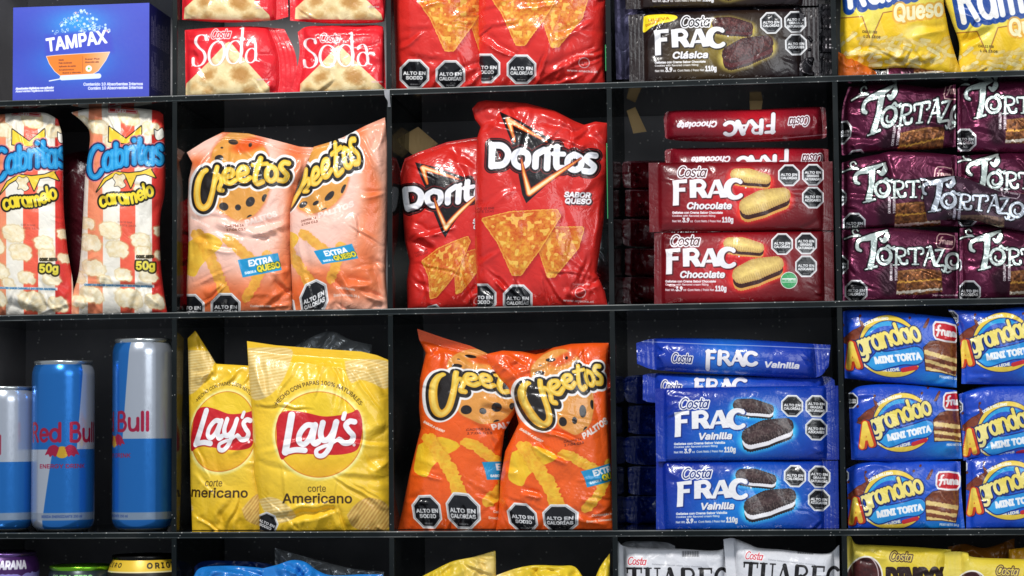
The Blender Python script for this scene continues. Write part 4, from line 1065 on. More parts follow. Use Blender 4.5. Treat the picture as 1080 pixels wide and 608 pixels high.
# --- white and yellow biscuit packs of the lowest row
def art_tuareg():
    cv = Canvas(0, 0, 128, 80, S_ + .8, (226, 226, 230)); n = crisp_noise(cv, 30, 3, 2); cv.img[:] = mixc((214, 215, 222), (236, 236, 238), n)
    script_costa(cv, 14, 24, 7.6, 2, (214, 40, 60), (250, 246, 246), sx=.8)
    bk = (22, 18, 20)
    x = 14.0
    rows = []
    y0, y1 = 27.5, 52
    def bar(xa, xb, w0, pts=None): rows.append((np.array([(xa, y0 + 2), (xb, y1)]), w0))
    st = []
    def V(x, r=2.5): st.append((np.array([(x, y0 + 2.2), (x, y1 - 1)]), r))
    def H(xa, xb, y, r=.8): st.append((np.array([(xa, y), (xb, y)]), r))
    H(14, 30, y0 + 1.2, 1.2); V(22); st += [(np.array([(14.2, y0 + 1), (14.2, y0 + 6)]), .8), (np.array([(29.8, y0 + 1), (29.8, y0 + 6)]), .8)]
    V(37); V(48, .9); H(33, 41, y0 + 1); H(45, 51, y0 + 1); st.append((SM((37, y1 - 5), (42, y1), (48, y1 - 5)), 1.4))
    st += [(np.array([(61, y0 + 2), (55, y1)]), .9), (np.array([(62, y0 + 2), (69, y1)]), 2.5)]; H(58, 66, y0 + 16)
    V(77); st.append((SM((77, y0 + 1.4), (86, y0 + 2), (89, y0 + 8), (84, y0 + 13), (77, y0 + 13)), 1.4)); st.append((np.array([(82, y0 + 13), (90, y1)]), 2.3))
    V(98); H(95, 109, y0 + 1.2, 1.1); H(98, 106, y0 + 12); H(95, 109, y1 - 1, 1.1); st.append((np.array([(109, y0 + 1), (109, y0 + 6)]), .8))
    st.append((arc(121, y0 + 12, 7, 11, -50, -330, 24), 1.9))
    d = cv.strokes(st, 5); cv.fill(d, bk); cv.part('brand_lettering', d, .6)
    cv.text('Galletas bañadas con relleno sabor chocolate', 42, 24.5, 1.7, (120, 120, 126), w=56, rot=3)
    for i in range(22): cv.fill(np.maximum(np.abs(cv.X - (76 + i * .9)) - (.25 if i % 3 else .12), np.abs(cv.Y - 12) - 3.2), (40, 40, 44))
    return cv


def art_dindon():
    cv = Canvas(0, 0, 128, 84, S_ + .8, (232, 206, 60)); n = crisp_noise(cv, 30, 3, 2); cv.img[:] = mixc((226, 196, 44), (244, 222, 84), n)
    cv.glow(16, 60, 26, 40, (250, 238, 160), .8)
    m = crisp_noise(cv, 5, 6, 3)
    d = cv.ellipse(27, 51, 18.5, 24, 14); cv.fill(d, (250, 244, 230), 1.4); cv.fill(d, mixc((44, 16, 18), (86, 36, 34), m * 1.4 - .1)); cv.part('biscuit_picture', d)
    cv.fill(np.maximum(np.abs(cv.ellipse(23, 51, 18, 25, 14) - 1) - .5, d), (236, 220, 220), 0, .8)
    script_costa(cv, 54, 30, 8.4, 3, (226, 200, 70), (70, 36, 20), sx=.8)
    d = cv.text('DIN', 52, 66, 27, (44, 22, 20), w=30, bold=2.0); d2 = cv.text('DON', 86, 66, 27, (44, 22, 20), w=32, bold=2.0)
    cv.part('brand_lettering', np.minimum(d, d2))
    return cv


# --- carton
def art_box():
    cv = Canvas(0, 0, 146, 100, S_ + .6, (62, 66, 186)); z = lambda *p: [((x - 68) / 4.905, (y - 36) / 4.905) for x, y in p] if len(p) > 1 else ((p[0][0] - 68) / 4.905, (p[0][1] - 36) / 4.905)
    n = crisp_noise(cv, 40, 3, 2); cv.img[:] = mixc((56, 66, 178), (66, 82, 196), n)
    cv.glow(*z((410, 130)), 34, 16, (40, 150, 225), .95, 1.0); cv.glow(*z((400, 330)), 38, 20, (40, 140, 225), .95, 1.0)
    cv.fill(cv.poly(z((240, 190), (580, 170), (600, 290), (240, 300))), (62, 70, 190), 0, .85, soft=5)
    rng = np.random.RandomState(5)
    for k in range(110):
        t = rng.rand() ** .6; x = 425 + rng.uniform(-1, 1) * (30 + 140 * t); y = 60 + 122 * t + rng.uniform(-6, 6); r = rng.uniform(.4, 1.5)
        c = (226, 246, 240) if rng.rand() > .15 else (240, 190, 190); e = cv.ellipse(*z((x, y)), r, r)
        cv.fill(e if rng.rand() > .5 else np.abs(e) - .22, c, 0, .8)
    bowl = cv.poly(z((246, 300), (300, 296), (580, 288), (560, 330), (520, 385), (490, 402), (320, 405), (290, 380), (262, 340)))
    cv.fill(bowl, mixc((240, 128, 40), (246, 196, 160), (cv.X - z((430, 0))[0]) / 30)); cv.fill(np.abs(bowl) - .3, (248, 220, 200)); cv.part('orange_bowl', bowl)
    for i, (x, y, w) in enumerate(((312, 326, 26), (312, 342, 70), (312, 360, 90), (312, 378, 80), (332, 394, 96), (450, 326, 76), (450, 342, 72))):
        cv.text(('Protección', 'Flujo moderado', 'Aplicador de cartón', 'Anatómico', 'Suave y discreto', 'Super Plus', 'Absorción alta')[i], *z((x, y)), 1.6, (120, 60, 40), w=w / 4.905, bold=.1)
    cv.fill(cv.ellipse(*z((470, 372)), 3.4, 3.4), (246, 246, 236)); cv.fill(cv.ellipse(*z((470, 372)), 1.2, 1.2), (120, 190, 90))
    cv.fill(np.maximum(np.abs(cv.X - z((438, 0))[0]) - .15, np.abs(cv.Y - z((0, 350))[1]) - 9), (120, 60, 40))
    tam = cv.strokes([(np.array(z((330, 416), (522, 412))), 2.7)], 4); cv.fill(tam, (220, 232, 250)); cv.fill(cv.strokes([(np.array(z((262, 430), (330, 420))), .6)], 3), (232, 240, 250)); cv.part('tampon_picture', tam)
    x, y = z((252, 274)); d = cv.text('TAMPAX', x, y, 13.4, (248, 248, 250), w=64, rot=-6.5, bold=.75); cv.part('brand_lettering', d, .6)
    cv.fill(cv.ellipse(*z((572, 184)), .9, .9), (248, 248, 250))
    cv.text('Contenido 10 Absorbentes Internos', *z((442, 460)), 2.9, (226, 230, 250), w=63, rot=1.2, bold=.22); cv.text('Contém 10 Absorventes Internos', *z((466, 482)), 2.9, (226, 230, 250), w=58, rot=.6, bold=.22)
    cv.text('Absorbentes higiénicos con aplicador', *z((84, 470)), 2.0, (226, 230, 250), w=41, bold=.3); cv.text('Absorventes higiênicos internos', *z((84, 484)), 2.0, (226, 230, 250), w=41, bold=.2)
    return cv


def art_box_side():
    cv = Canvas(0, 0, 58, 100, 4, (40, 38, 120)); rng = np.random.RandomState(3)
    words = ('Instrucciones', 'Lavarse las manos', 'antes de usar', 'Conservar en lugar seco', 'No desechar', 'Fabricado', 'Industria', 'Composición', 'Algodón, viscosa', 'Lote y vence')
    for i in range(12):
        x = 8 + i * 4.0
        cv.text(words[i % 10], x, 88, 2.0, (190, 180, 215), w=rng.uniform(22, 40), rot=-90, bold=.15)
        cv.text(words[(i * 3 + 1) % 10], x, 42, 2.0, (190, 180, 215), w=rng.uniform(18, 34), rot=-90, bold=.15)
    cv.fill(np.abs(np.maximum(np.abs(cv.X - 15) - 6, np.abs(cv.Y - 70) - 20)) - .3, (190, 180, 215), 0, .7)
    return cv


# --- drink cans: unrolled label, x = degrees round the can (0 faces front), y up the wall in mm from the foot
def art_bull(h, rad):
    w = 2 * math.pi * rad
    cv = Canvas(-w / 2, 0, w / 2, h, 2.6, (150, 158, 172))
    blue, silver = (44, 122, 204), (198, 205, 216)
    mid = h * .52
    sl = 8.0
    # slanting quarters, blue and silver
    up = cv.Y < mid
    edge = (16 - (cv.Y - mid) * .085)
    k = np.abs((cv.X - edge + w / 2) % w - w / 2); inside = ((cv.X - edge) % w) < w / 2
    k2 = (cv.X - edge) % w
    dd = np.minimum(np.minimum(k2, w - k2), np.abs(k2 - w / 2)); dd = np.where(k2 < w / 2, dd, -dd)   # + silver above
    d = np.where(up, dd, -(dd))
    e2 = (-10 - (cv.Y - mid) * .16); k3 = (cv.X - e2) % w; d3 = np.minimum(np.minimum(k3, w - k3), np.abs(k3 - w / 2)); d3 = np.where(k3 < w / 2, d3, -d3)
    d = np.where(up, dd, -d3)
    a = np.clip(.5 + d * cv.S, 0, 1)[..., None]
    cv.img = C3(*blue) * (1 - a) + C3(*silver) * a
    red = (186, 44, 78)
    d = cv.logo('Red Bull', -42, mid - 9, 19.0, 1.75, sx=1.04, track=.03)
    cv.fill(d, red); cv.part('brand_lettering', d, .6)
    sun = cv.ellipse(0, mid + 3, 7.2, 6.4); cv.fill(sun, (236, 186, 60)); cv.part('emblem', sun)
    for sg in (-1, 1):
        P = [(sg * 3, mid - 2), (sg * 8, mid - 5), (sg * 14, mid - 3), (sg * 17, mid + 2), (sg * 19, mid + 6), (sg * 15, mid + 5), (sg * 13, mid + 8), (sg * 10, mid + 6), (sg * 7, mid + 8), (sg * 5, mid + 4)]
        b = cv.poly(P, smooth=3); cv.fill(b, red); cv.part('emblem', b)
    cv.text('ENERGY DRINK', 0, mid + 20, 4.2, red, 'c', w=52, bold=.15)
    cv.fill(np.abs(cv.Y - (h - 17)) - 4, (170, 178, 190), 0, .85); cv.text('BEBIDA ENERGIZANTE 250 ml', 0, h - 15.8, 2.6, (60, 90, 160), 'c', w=46, bold=.1)
    return cv


def art_can(kind, h, rad):
    w = 2 * math.pi * rad; cv = Canvas(-w / 2, 0, w / 2, h, 2.6, (70, 40, 96))
    if kind == 'purple':
        cv.img[:] = C3(76, 40, 100); lo = cv.Y - 22 + (crisp_noise(cv, 6, 2, 2) - .5) * 6
        cv.fill(-lo, mixc((150, 140, 220), (176, 168, 236), crisp_noise(cv, 10, 3, 2)), 0)
        d = cv.text('GUARANA', 20, 17, 8.5, (236, 232, 242), 'c', w=44, shear=.15, bold=.7); cv.part('brand_lettering', d, .5)
        cv.text('Energy', 0, 30, 5, (246, 244, 250), 'c', w=20, bold=.4)
    elif kind == 'green':
        cv.img[:] = C3(40, 52, 56); cv.fill(-(cv.Y - 14), mixc((24, 34, 40), (60, 76, 80), crisp_noise(cv, 8, 3, 2)))
        d = cv.text('ULTRA ZERO', 0, 15, 6, (150, 210, 130), 'c', w=48, bold=.3); cv.part('brand_lettering', d, .5)
    else:
        cv.img[:] = C3(236, 196, 56); cv.fill(-(cv.Y - 17.5), (40, 36, 30)); cv.fill(np.abs(cv.Y - 17) - .7, (244, 232, 180))
        d = cv.text('O R I G I N A L', 15, 13, 5.4, (40, 34, 24), 'l', w=62, shear=.1, bold=.4); cv.text('Z E R O', -30, 12, 4.4, (40, 34, 24), 'c', w=26, bold=.2); cv.part('brand_lettering', d, .5)
    return cv


def art_plain(base, blobs=(), noise=((.9, 1.1)), size=(160, 120)):
    cv = Canvas(0, 0, size[0], size[1], 2.5, base); n = crisp_noise(cv, 26, 3, 3)
    cv.img[:] = mixc(tuple(int(c * noise[0]) for c in base), tuple(min(255, int(c * noise[1])) for c in base), n)
    for (x, y, rx, ry, c, a) in blobs: cv.glow(x, y, rx, ry, c, a)
    return cv

# ------------------------------------------------------------------ the cabinet
PITCH, ROW = 0.235, 0.23453
XS = [(j - 1.5) * PITCH for j in range(-1, 5)]
ZS = [2 * ROW, ROW, 0.0, -ROW, -2 * ROW]
TH, DEP = 0.0066, 0.20


RISER = float(at(np.array([720.]), np.array([650.]), .02)[0][2])


def build_cabinet():
    m_sh, nt, b = nodes('dark_glossy_shelf'); dust_nodes(nt, b, (.005, .007, .008), 260, .16, .30, film=.05); b.inputs['Roughness'].default_value = .08; b.inputs['Specular IOR Level'].default_value = .5
    m_bk, nt, b = nodes('black_back_board'); dust_nodes(nt, b, (.20, .195, .205), 150, .22, .40, (.95, .93, .9)); b.inputs['Roughness'].default_value = .55
    m_ed, nt, b = nodes('green_black_glass_edge'); dust_nodes(nt, b, (.004, .007, .008), 330, .2, .15, film=.02); b.inputs['Roughness'].default_value = .45; b.inputs['Specular IOR Level'].default_value = .15
    m_gl = bpy.data.materials.new('smoked_glass'); m_gl.use_nodes = True; nt = m_gl.node_tree; nt.nodes.clear()
    o = nt.nodes.new('ShaderNodeOutputMaterial'); mx = nt.nodes.new('ShaderNodeMixShader'); tr = nt.nodes.new('ShaderNodeBsdfTransparent'); p = nt.nodes.new('ShaderNodeBsdfPrincipled')
    tr.inputs['Color'].default_value = (.62, .66, .65, 1)
    ad = dust_nodes(nt, p, (.004, .006, .006), 240, .16, .3); p.inputs['Roughness'].default_value = .08
    mr = nt.nodes.new('ShaderNodeMapRange'); mr.inputs['To Min'].default_value = .34; mr.inputs['To Max'].default_value = .9
    nt.links.new(ad.outputs['Value'], mr.inputs['Value']); nt.links.new(mr.outputs['Result'], mx.inputs['Fac'])
    nt.links.new(tr.outputs['BSDF'], mx.inputs[1]); nt.links.new(p.outputs['BSDF'], mx.inputs[2]); nt.links.new(mx.outputs['Shader'], o.inputs['Surface'])
    m_gs = plain_mat('bright_green_edge_glint', (60, 150, 90), .15)  # glints of light in the glass edge, built as green strips
    m_ar, nt, b = nodes('dusty_highlit_arris'); dust_nodes(nt, b, (.035, .045, .047), 300, .3, .45, (.6, .6, .57), film=.30); b.inputs['Roughness'].default_value = .4  # specular rim line put in as lighter colour, with edge dust
    cab = thing('display_cabinet', (0, 0, ZS[-1]), 'black snack cabinet of dark shelves and smoked glass dividers holding every pack', 'display cabinet')
    oz = -ZS[-1]
    x0, x1 = XS[0] - .003, XS[-1] + .003
    bm_obj('back_panel', box_geo(x0 - .004, x1 + .004, DEP, DEP + .006, ZS[-1] - TH, ZS[0], 0), m_bk, cab).location.z = oz
    for zz in ZS:
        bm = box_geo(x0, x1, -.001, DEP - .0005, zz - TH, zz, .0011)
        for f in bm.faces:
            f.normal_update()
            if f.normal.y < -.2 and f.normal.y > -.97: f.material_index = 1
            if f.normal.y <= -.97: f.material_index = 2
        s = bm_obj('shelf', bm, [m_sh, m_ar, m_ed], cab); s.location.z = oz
    for k in range(4):
        za, zb = ZS[k + 1] + .0003, ZS[k] - TH - .0003
        for x in XS[1:-1]:
            g = bm_obj('divider', box_geo(x - .0024, x + .0024, .0016, DEP - .001, za, zb, 0), m_gl, cab); g.location.z = oz
            e = bm_obj('front_edge', box_geo(x - .0027, x + .0027, -.0008, .0013, za, zb, .0005), m_ed, g)
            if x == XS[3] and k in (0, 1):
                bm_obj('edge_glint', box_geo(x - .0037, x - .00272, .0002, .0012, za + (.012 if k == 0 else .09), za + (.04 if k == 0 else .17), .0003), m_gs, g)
    for x in (x0 - .004, x1):
        bm_obj('side_panel', box_geo(x, x + .004, -.001, DEP - .0003, ZS[-1] - TH, ZS[0], .0006), m_bk, cab).location.z = oz
    bm_obj('shelf_riser', box_geo(XS[3] + .004, XS[4] - .004, .003, DEP - .004, ZS[4] + .0004, RISER, .0008), m_sh, cab).location.z = oz
    bm_obj('shelf_riser', box_geo(XS[4] + .004, XS[5] - .004, .003, DEP - .004, ZS[4] + .0004, RISER, .0008), m_sh, cab).location.z = oz
    return cab


# ------------------------------------------------------------------ cans
def can(label, group, px, d, ztop_px, w_px, art, mat_fn, rest, yaw=0.0, rim=(200, 205, 205), slim=True, body_h=None):
    """A drink can: wall with its print, neck, rim and lid with a pull tab."""
    zr = SHELF_Z[rest]
    c = at(np.array([px]), np.array([400.0 if rest == 3 else 600.0]), d)[0]
    sc_ = (at(np.array([px + 10.0]), np.array([400.]), d) - at(np.array([px]), np.array([400.]), d))[0][0] / 10
    rad = w_px * sc_ / 2
    top = at(np.array([px]), np.array([float(ztop_px)]), d)[0][2]
    h = (top - zr) if body_h is None else body_h
    zb = top - h
    cv = art(h * 1000, rad * 1000)
    mat = mat_fn(cv)
    root = thing('drink_can', (c[0], d, zb), label, 'drink can', group)
    root.rotation_euler[2] = yaw
    m_al = plain_mat('brushed_can_end', rim, .24, .9)
    neck = rad * (.90 if slim else .84); nh = .010 if slim else .016
    prof = [(rad * .86, .0035), (rad * .95, .006), (rad, .012), (rad, h - nh - .006), (rad * .995, h - nh - .003), ((rad + neck) / 2, h - nh * .45 - .003), (neck, h - .0045)]
    pp = np.array(prof); 
    fine = [pp[0], pp[1], pp[2]] + [(rad, z) for z in np.linspace(.014, h - nh - .008, 60)] + [tuple(p) for p in pp[3:]]
    fine = np.array(fine)
    V, q, a, r, z = lathe(fine, 120)
    ang = np.tile(a, len(fine)); ang = (ang + math.pi) % (2 * math.pi) - math.pi
    # print runs once round the can; the seam is at the back
    n = 121
    a2 = np.linspace(-math.pi, math.pi, n)
    V = np.stack([r[:, None] * np.sin(a2)[None], -r[:, None] * np.cos(a2)[None], np.repeat(z[:, None], n, 1)], -1)
    U = np.stack([np.repeat((a2 / (2 * math.pi) + .5)[None], len(z), 0), np.repeat((z / h)[:, None], n, 1)], -1)
    idx = np.arange(len(z) * n).reshape(len(z), n)
    q = np.stack([idx[:-1, :-1], idx[:-1, 1:], idx[1:, 1:], idx[1:, :-1]], -1).reshape(-1, 4)
    fa = (a2[:-1] + a2[1:]) / 2; fz = (z[:-1] + z[1:]) / 2
    lx = np.clip(((fa / (2 * math.pi) + .5) * cv.W).astype(int), 0, cv.W - 1); ly = np.clip(((1 - fz / h) * cv.H).astype(int), 0, cv.H - 1)
    lab = cv.lab[ly][:, lx].reshape(-1)
    N = np.stack([np.repeat(np.sin(a2)[None], len(z), 0), np.repeat(-np.cos(a2)[None], len(z), 0), np.zeros((len(z), n))], -1)
    dz = np.gradient(z); dr = np.gradient(r); N[..., 2] = (-dr / (np.abs(dz) + 1e-6))[:, None]; N /= np.linalg.norm(N, axis=-1, keepdims=True)
    for k in np.unique(lab):
        f = q[lab == k]; used, inv = np.unique(f, return_inverse=True)
        mesh_obj(cv.names[k] or 'can_body', V.reshape(-1, 3)[used], inv.reshape(-1, 4), mat, root, U.reshape(-1, 2)[used], N.reshape(-1, 3)[used])
    V, q, *_ = lathe([(neck, h - .0048), (neck + .0012, h - .003), (neck + .0014, h - .0012), (neck + .0006, h), (neck - .0012, h - .0004), (neck - .002, h - .004)], 96)
    mesh_obj('rim', V, q, m_al, root)
    V, q, *_ = lathe([(neck - .002, h - .004), (neck - .006, h - .0052), (.0001, h - .005)], 96)
    lid = mesh_obj('lid', V, q, m_al, root)
    t = box_geo(-.008, .008, -.012, .010, h - .0045, h - .0030, .0012); bm_obj('pull_tab', t, m_al, lid)
    V, q, *_ = lathe([(.0001, .003), (rad * .7, .003), (rad * .80, .0003), (rad * .86, .0036)], 96)
    mesh_obj('foot', V, q, m_al, root)
    return root


# ------------------------------------------------------------------ placing everything
def build_all():
    build_cabinet()
    fm = film_mat
    mats = {}

    def A(key, cv, **k):
        mats[key] = (cv, fm(key, cv.image(key), **k)); return mats[key]
    G = lambda k: dict(cv=mats[k][0], mat=mats[k][1])

    A('orange_puff_film', art_cheetos(False), rough=.27, coat=.4)
    A('glare_puff_film', art_cheetos(True), rough=.30, coat=.2)
    A('red_tortilla_film', art_doritos(((546, 316), (508, 315))), rough=.28, coat=.4)
    A('yellow_crisp_film', art_lays(), rough=.33, coat=.2)
    A('striped_popcorn_film', art_cabritas(), rough=.34)
    A('red_biscuit_film', art_frac('chocolate'), rough=.30, coat=.2)
    A('blue_biscuit_film', art_frac('vanilla'), rough=.26, coat=.3)
    A('brown_biscuit_film', art_frac('plain'), rough=.28, coat=.2)
    A('red_biscuit_side_film', art_frac_side('chocolate'), rough=.26, coat=.3)
    A('blue_biscuit_side_film', art_frac_side('vanilla'), rough=.26, coat=.3)
    A('cracker_film', art_soda(), rough=.28, coat=.3)
    A('plum_foil', art_tortazo(), rough=.27, metal=.6, crinkle=.28)
    A('blue_cake_film', art_agrandao(), rough=.27, coat=.3)
    A('potato_stick_film', art_ramitas(), rough=.34)
    A('white_biscuit_film', art_tuareg(), rough=.33)
    A('yellow_biscuit_film', art_dindon(), rough=.32)

    A('bare_foil', art_plain((168, 172, 174)), rough=.2, metal=.45, crinkle=.5)

    # ---- top row -------------------------------------------------------
    cv = art_box(); m = fm('carton_front', cv.image('carton_front'), rough=.42, bump=.05, crinkle=0)
    P = at(np.array([14., 157.5, 157.5, 14.]), np.array([7.5, 4, 101, 104]), .003)
    zb = SHELF_Z[1] + .0004; zt = (P[0][2] + P[1][2]) / 2; xa, xb = P[0][0], P[1][0]
    root = thing('carton', (xa, .003, zb), 'dark blue carton with an orange bowl printed on its front, on the top left shelf', 'carton')
    n = 48; m_ = 34; hh = zt - zb; ww = xb - xa
    gx, gz = np.meshgrid(np.linspace(0, 1, n + 1), np.linspace(0, 1, m_ + 1))
    n = 145; m_ = 99; gx, gz = np.meshgrid(np.linspace(0, 1, n + 1), np.linspace(0, 1, m_ + 1))
    V = np.stack([gx * ww, gx * 0 - np.sin(gx * math.pi) * np.sin(gz * math.pi) * .0012, gz * hh], -1); U = np.stack([gx, gz], -1)
    idx = np.arange((n + 1) * (m_ + 1)).reshape(m_ + 1, n + 1); q = np.stack([idx[:-1, :-1], idx[:-1, 1:], idx[1:, 1:], idx[1:, :-1]], -1)
    lab = cv.lab[np.clip(((1 - (gz[:-1, :-1] + gz[1:, 1:]) / 2) * cv.H).astype(int), 0, cv.H - 1), np.clip(((gx[:-1, :-1] + gx[1:, 1:]) / 2 * cv.W).astype(int), 0, cv.W - 1)]
    for k in np.unique(lab):
        f = q[lab == k]; used, inv = np.unique(f, return_inverse=True)
        mesh_obj(cv.names[k] or 'front_panel', V.reshape(-1, 3)[used], inv.reshape(-1, 4), m, root, U.reshape(-1, 2)[used])
    cs = art_box_side(); ms = fm('carton_side', cs.image('carton_side'), rough=.42, bump=.05, crinkle=0)
    D = .082
    o = mesh_obj('side_panel', [(ww, 0, 0), (ww, D, 0), (ww, D, hh), (ww, 0, hh)], np.array([[0, 1, 2, 3]]), ms, root, [(0, 0), (1, 0), (1, 1), (0, 1)], smooth=False)
    mp = plain_mat('carton_blue', (58, 58, 160), .45)
    mesh_obj('carton_shell', [(0, 0, 0), (ww, 0, 0), (ww, D, 0), (0, D, 0), (0, 0, hh), (ww, 0, hh), (ww, D, hh), (0, D, hh)],
             np.array([[0, 3, 2, 1], [4, 5, 6, 7], [0, 4, 7, 3], [3, 7, 6, 2]]), mp, root, smooth=False)

    g = 'red packs of salted crackers on the top shelf'
    pk = dict(name='cracker_pack', cat='cracker pack', group=g, d=.016, T=.013, Tb=.012, pu=5, pv=5, ncr=14, **G('cracker_film'))
    pack(label='red cracker pack standing on the shelf right beside the dark blue carton', top=[(195, 32), (230, 29), (268, 28), (300, 31)], bottom=[(196, 104), (250, 103), (312, 102)],
         right=[(311, 55), (314, 78)], sr=.17, sl=.02, rest=1, seed=11, warp=[((205.5, 37), (320, 40.6)), ((273, 66), (392, 69.5)), ((197, 96.7), (318, 96.7))], **pk)
    pack(label='red cracker pack on the shelf with a white strip along its creased top edge', top=[(314, 34), (326, 28), (365, 27), (400, 27), (405, 33)], bottom=[(305, 103), (350, 102), (407, 101)],
         left=[(316, 55), (312, 78)], sl=.08, sr=.02, rest=1, seed=12, creases=[(318, 36, 404, 36, 2.2, 1.5)], **pk)
    pack(label='upper red cracker pack lying on top of the one nearest the carton', top=[(193, -46), (250, -47), (303, -46)], bottom=[(192, 21), (240, 24), (285, 22), (304, 18)], sr=.12, sl=.02, seed=13,
         warp=[((196, 10), (318, 90)), ((282, 12), (404, 90))], **{**pk, 'd': .014})
    pack(label='upper red cracker pack lying on top of the one with the white strip', top=[(305, -46), (350, -47), (406, -46)], bottom=[(306, 22), (350, 25), (400, 24), (406, 18)], sl=.08, sr=.02, seed=14,
         warp=[((313, 10), (318, 90)), ((400, 11), (404, 90))], **{**pk, 'd': .014})

    g = 'red bags of tortilla chips'
    tb = dict(name='chip_bag', cat='chip bag', group=g, smooth_sides=False, pu=2.6, qu=.55, pv=3.2, **G('red_tortilla_film'))
    pack(label='red tortilla chip bag on the top shelf, next to the cracker packs', top=[(416, -110), (460, -114), (512, -112)], bottom=[(418, 97), (460, 98), (514, 97)], left=[(415, 0)], right=[(507, 0), (509, 50)],
         d=.030, T=.024, rest=1, seed=21, warp=[((474, 52), (545, 288.6))], creases=[(440, 8, 470, 2, 3, 1.6), (425, 60, 470, 66, 4, -1)], **tb)
    pack(label='red tortilla chip bag on the top shelf, next to the dark brown biscuit packs', top=[(502, -110), (570, -116), (640, -112)], bottom=[(502, 96), (570, 95), (638, 92)], left=[(503, 0), (501, 50)], right=[(640, 0), (637, 60)],
         d=.027, T=.026, rest=1, seed=22, warp=[((549, 46), (545, 288.6))], creases=[(505, 42, 545, 62, 3.5, 2.4), (575, 80, 632, 52, 4, 2.2), (585, 45, 625, 22, 3.5, 1.6), (545, 10, 590, 2, 3, 1.5)], **tb)

    g = 'dark brown sandwich biscuit packs'
    bp = dict(name='biscuit_pack', cat='biscuit pack', pu=7, qu=.5, pv=4.5, qv=.5, ncr=12, wr=.7, low=.8)
    br = dict(group=g, **G('brown_biscuit_film'))
    off = (690 + 47 * 0, 0)
    wq = [((689, 52.5), (701.7, 288)), ((805 + 9, 16.5 + 9), (824.8, 257.7)), ((757, 71), (760, 306.5)), ((677 + 8, 33), (697, 262))]
    wq = [((689.5, 32.0), (702, 262.6)), ((813.2, 24.5), (824.8, 257.7)), ((750, 75), (760.4, 307.1))]
    pack(label='dark brown biscuit pack with a yellow flash, lower of the two on the top shelf', top=[(663, 16), (720, 13), (780, 11), (863, 8)], bottom=[(664, 90), (760, 88), (864, 86)], d=.018, T=.011, Tb=.011,
         sl=.085, sr=.10, rest=1, seed=31, warp=wq, **bp, **br)
    pack(label='dark brown biscuit pack lying on the one with the yellow flash', top=[(660, -66), (760, -69), (862, -71)], bottom=[(660, 10), (760, 8), (862, 6)], d=.018, T=.011, Tb=.011,
         sl=.08, sr=.08, seed=32, warp=[((686.5, -42), (702, 262.6)), ((810, -49), (824.8, 257.7)), ((747, 1.5), (760.4, 307.1))], **bp, **br)
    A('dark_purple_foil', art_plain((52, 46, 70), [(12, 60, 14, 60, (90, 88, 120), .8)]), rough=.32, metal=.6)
    A('black_foil', art_plain((30, 28, 32)), rough=.24, metal=.6)
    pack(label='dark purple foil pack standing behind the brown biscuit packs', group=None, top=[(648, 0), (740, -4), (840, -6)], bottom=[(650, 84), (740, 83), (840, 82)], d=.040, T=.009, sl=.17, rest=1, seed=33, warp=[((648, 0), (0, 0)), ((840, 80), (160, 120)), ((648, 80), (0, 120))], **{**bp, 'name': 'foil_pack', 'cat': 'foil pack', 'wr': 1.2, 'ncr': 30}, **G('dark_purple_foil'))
    for i, y in enumerate((6, 31, 56)):
        pack(label=('topmost', 'middle', 'lowest')[i] + ' of three black foil pack ends beside the yellow potato stick bags', group='black foil packs behind the brown biscuit packs',
             top=[(790, y), (840, y - 1), (878, y - 2)], bottom=[(790, y + 25 + (8 if i == 2 else 0)), (840, y + 25 + (8 if i == 2 else 0)), (878, y + 24 + (8 if i == 2 else 0))], d=.030, T=.010, sr=.2, rest=1 if i == 2 else None, seed=34 + i, warp=[((790, 0), (0, 0)), ((880, 80), (160, 120)), ((790, 80), (0, 120))],
             **{**bp, 'name': 'foil_pack', 'cat': 'foil pack', 'wr': 1.6, 'ncr': 34}, **G('black_foil'))

    g = 'yellow potato stick bags on the top shelf'
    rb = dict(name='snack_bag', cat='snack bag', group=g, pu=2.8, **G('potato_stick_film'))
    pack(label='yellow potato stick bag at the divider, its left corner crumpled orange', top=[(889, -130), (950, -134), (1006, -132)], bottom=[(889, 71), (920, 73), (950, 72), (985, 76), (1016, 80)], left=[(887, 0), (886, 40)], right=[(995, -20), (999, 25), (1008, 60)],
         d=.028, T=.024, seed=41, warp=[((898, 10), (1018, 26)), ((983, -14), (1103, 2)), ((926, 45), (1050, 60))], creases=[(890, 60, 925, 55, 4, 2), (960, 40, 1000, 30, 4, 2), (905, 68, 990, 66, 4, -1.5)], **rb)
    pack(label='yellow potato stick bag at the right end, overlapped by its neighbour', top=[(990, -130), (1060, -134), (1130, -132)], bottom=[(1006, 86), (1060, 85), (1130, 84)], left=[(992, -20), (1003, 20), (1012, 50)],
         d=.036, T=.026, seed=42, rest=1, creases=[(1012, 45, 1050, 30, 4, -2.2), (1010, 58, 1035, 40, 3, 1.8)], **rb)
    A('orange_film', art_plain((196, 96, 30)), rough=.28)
    pack(name='snack_bag', label='crumpled orange bag tucked under the yellow potato stick bag', cat='snack bag', group=None, top=[(884, 55), (900, 62), (924, 76)], bottom=[(884, 90), (905, 90), (926, 90)], d=.020, T=.008, rest=1, seed=43, wr=1.4, **G('orange_film'))
    pack(name='cake_pack', label='plum foil cake pack lying flat under the yellow potato stick bags', cat='cake pack', group=None, top=[(915, 70), (970, 69), (1012, 68)], bottom=[(915, 88), (970, 88), (1012, 86)], d=.032, T=.008, rest=1, seed=44, wr=1.3, warp=[((915, 70), (890, 300)), ((1012, 88), (1000, 320)), ((915, 88), (890, 320))], **G('plum_foil'))

    # ---- second row ----------------------------------------------------
    g = 'striped bags of caramel popcorn'
    pb = dict(name='popcorn_bag', cat='popcorn bag', group=g, pu=2.3, qu=.6, pv=4, rest=2, **G('striped_popcorn_film'))
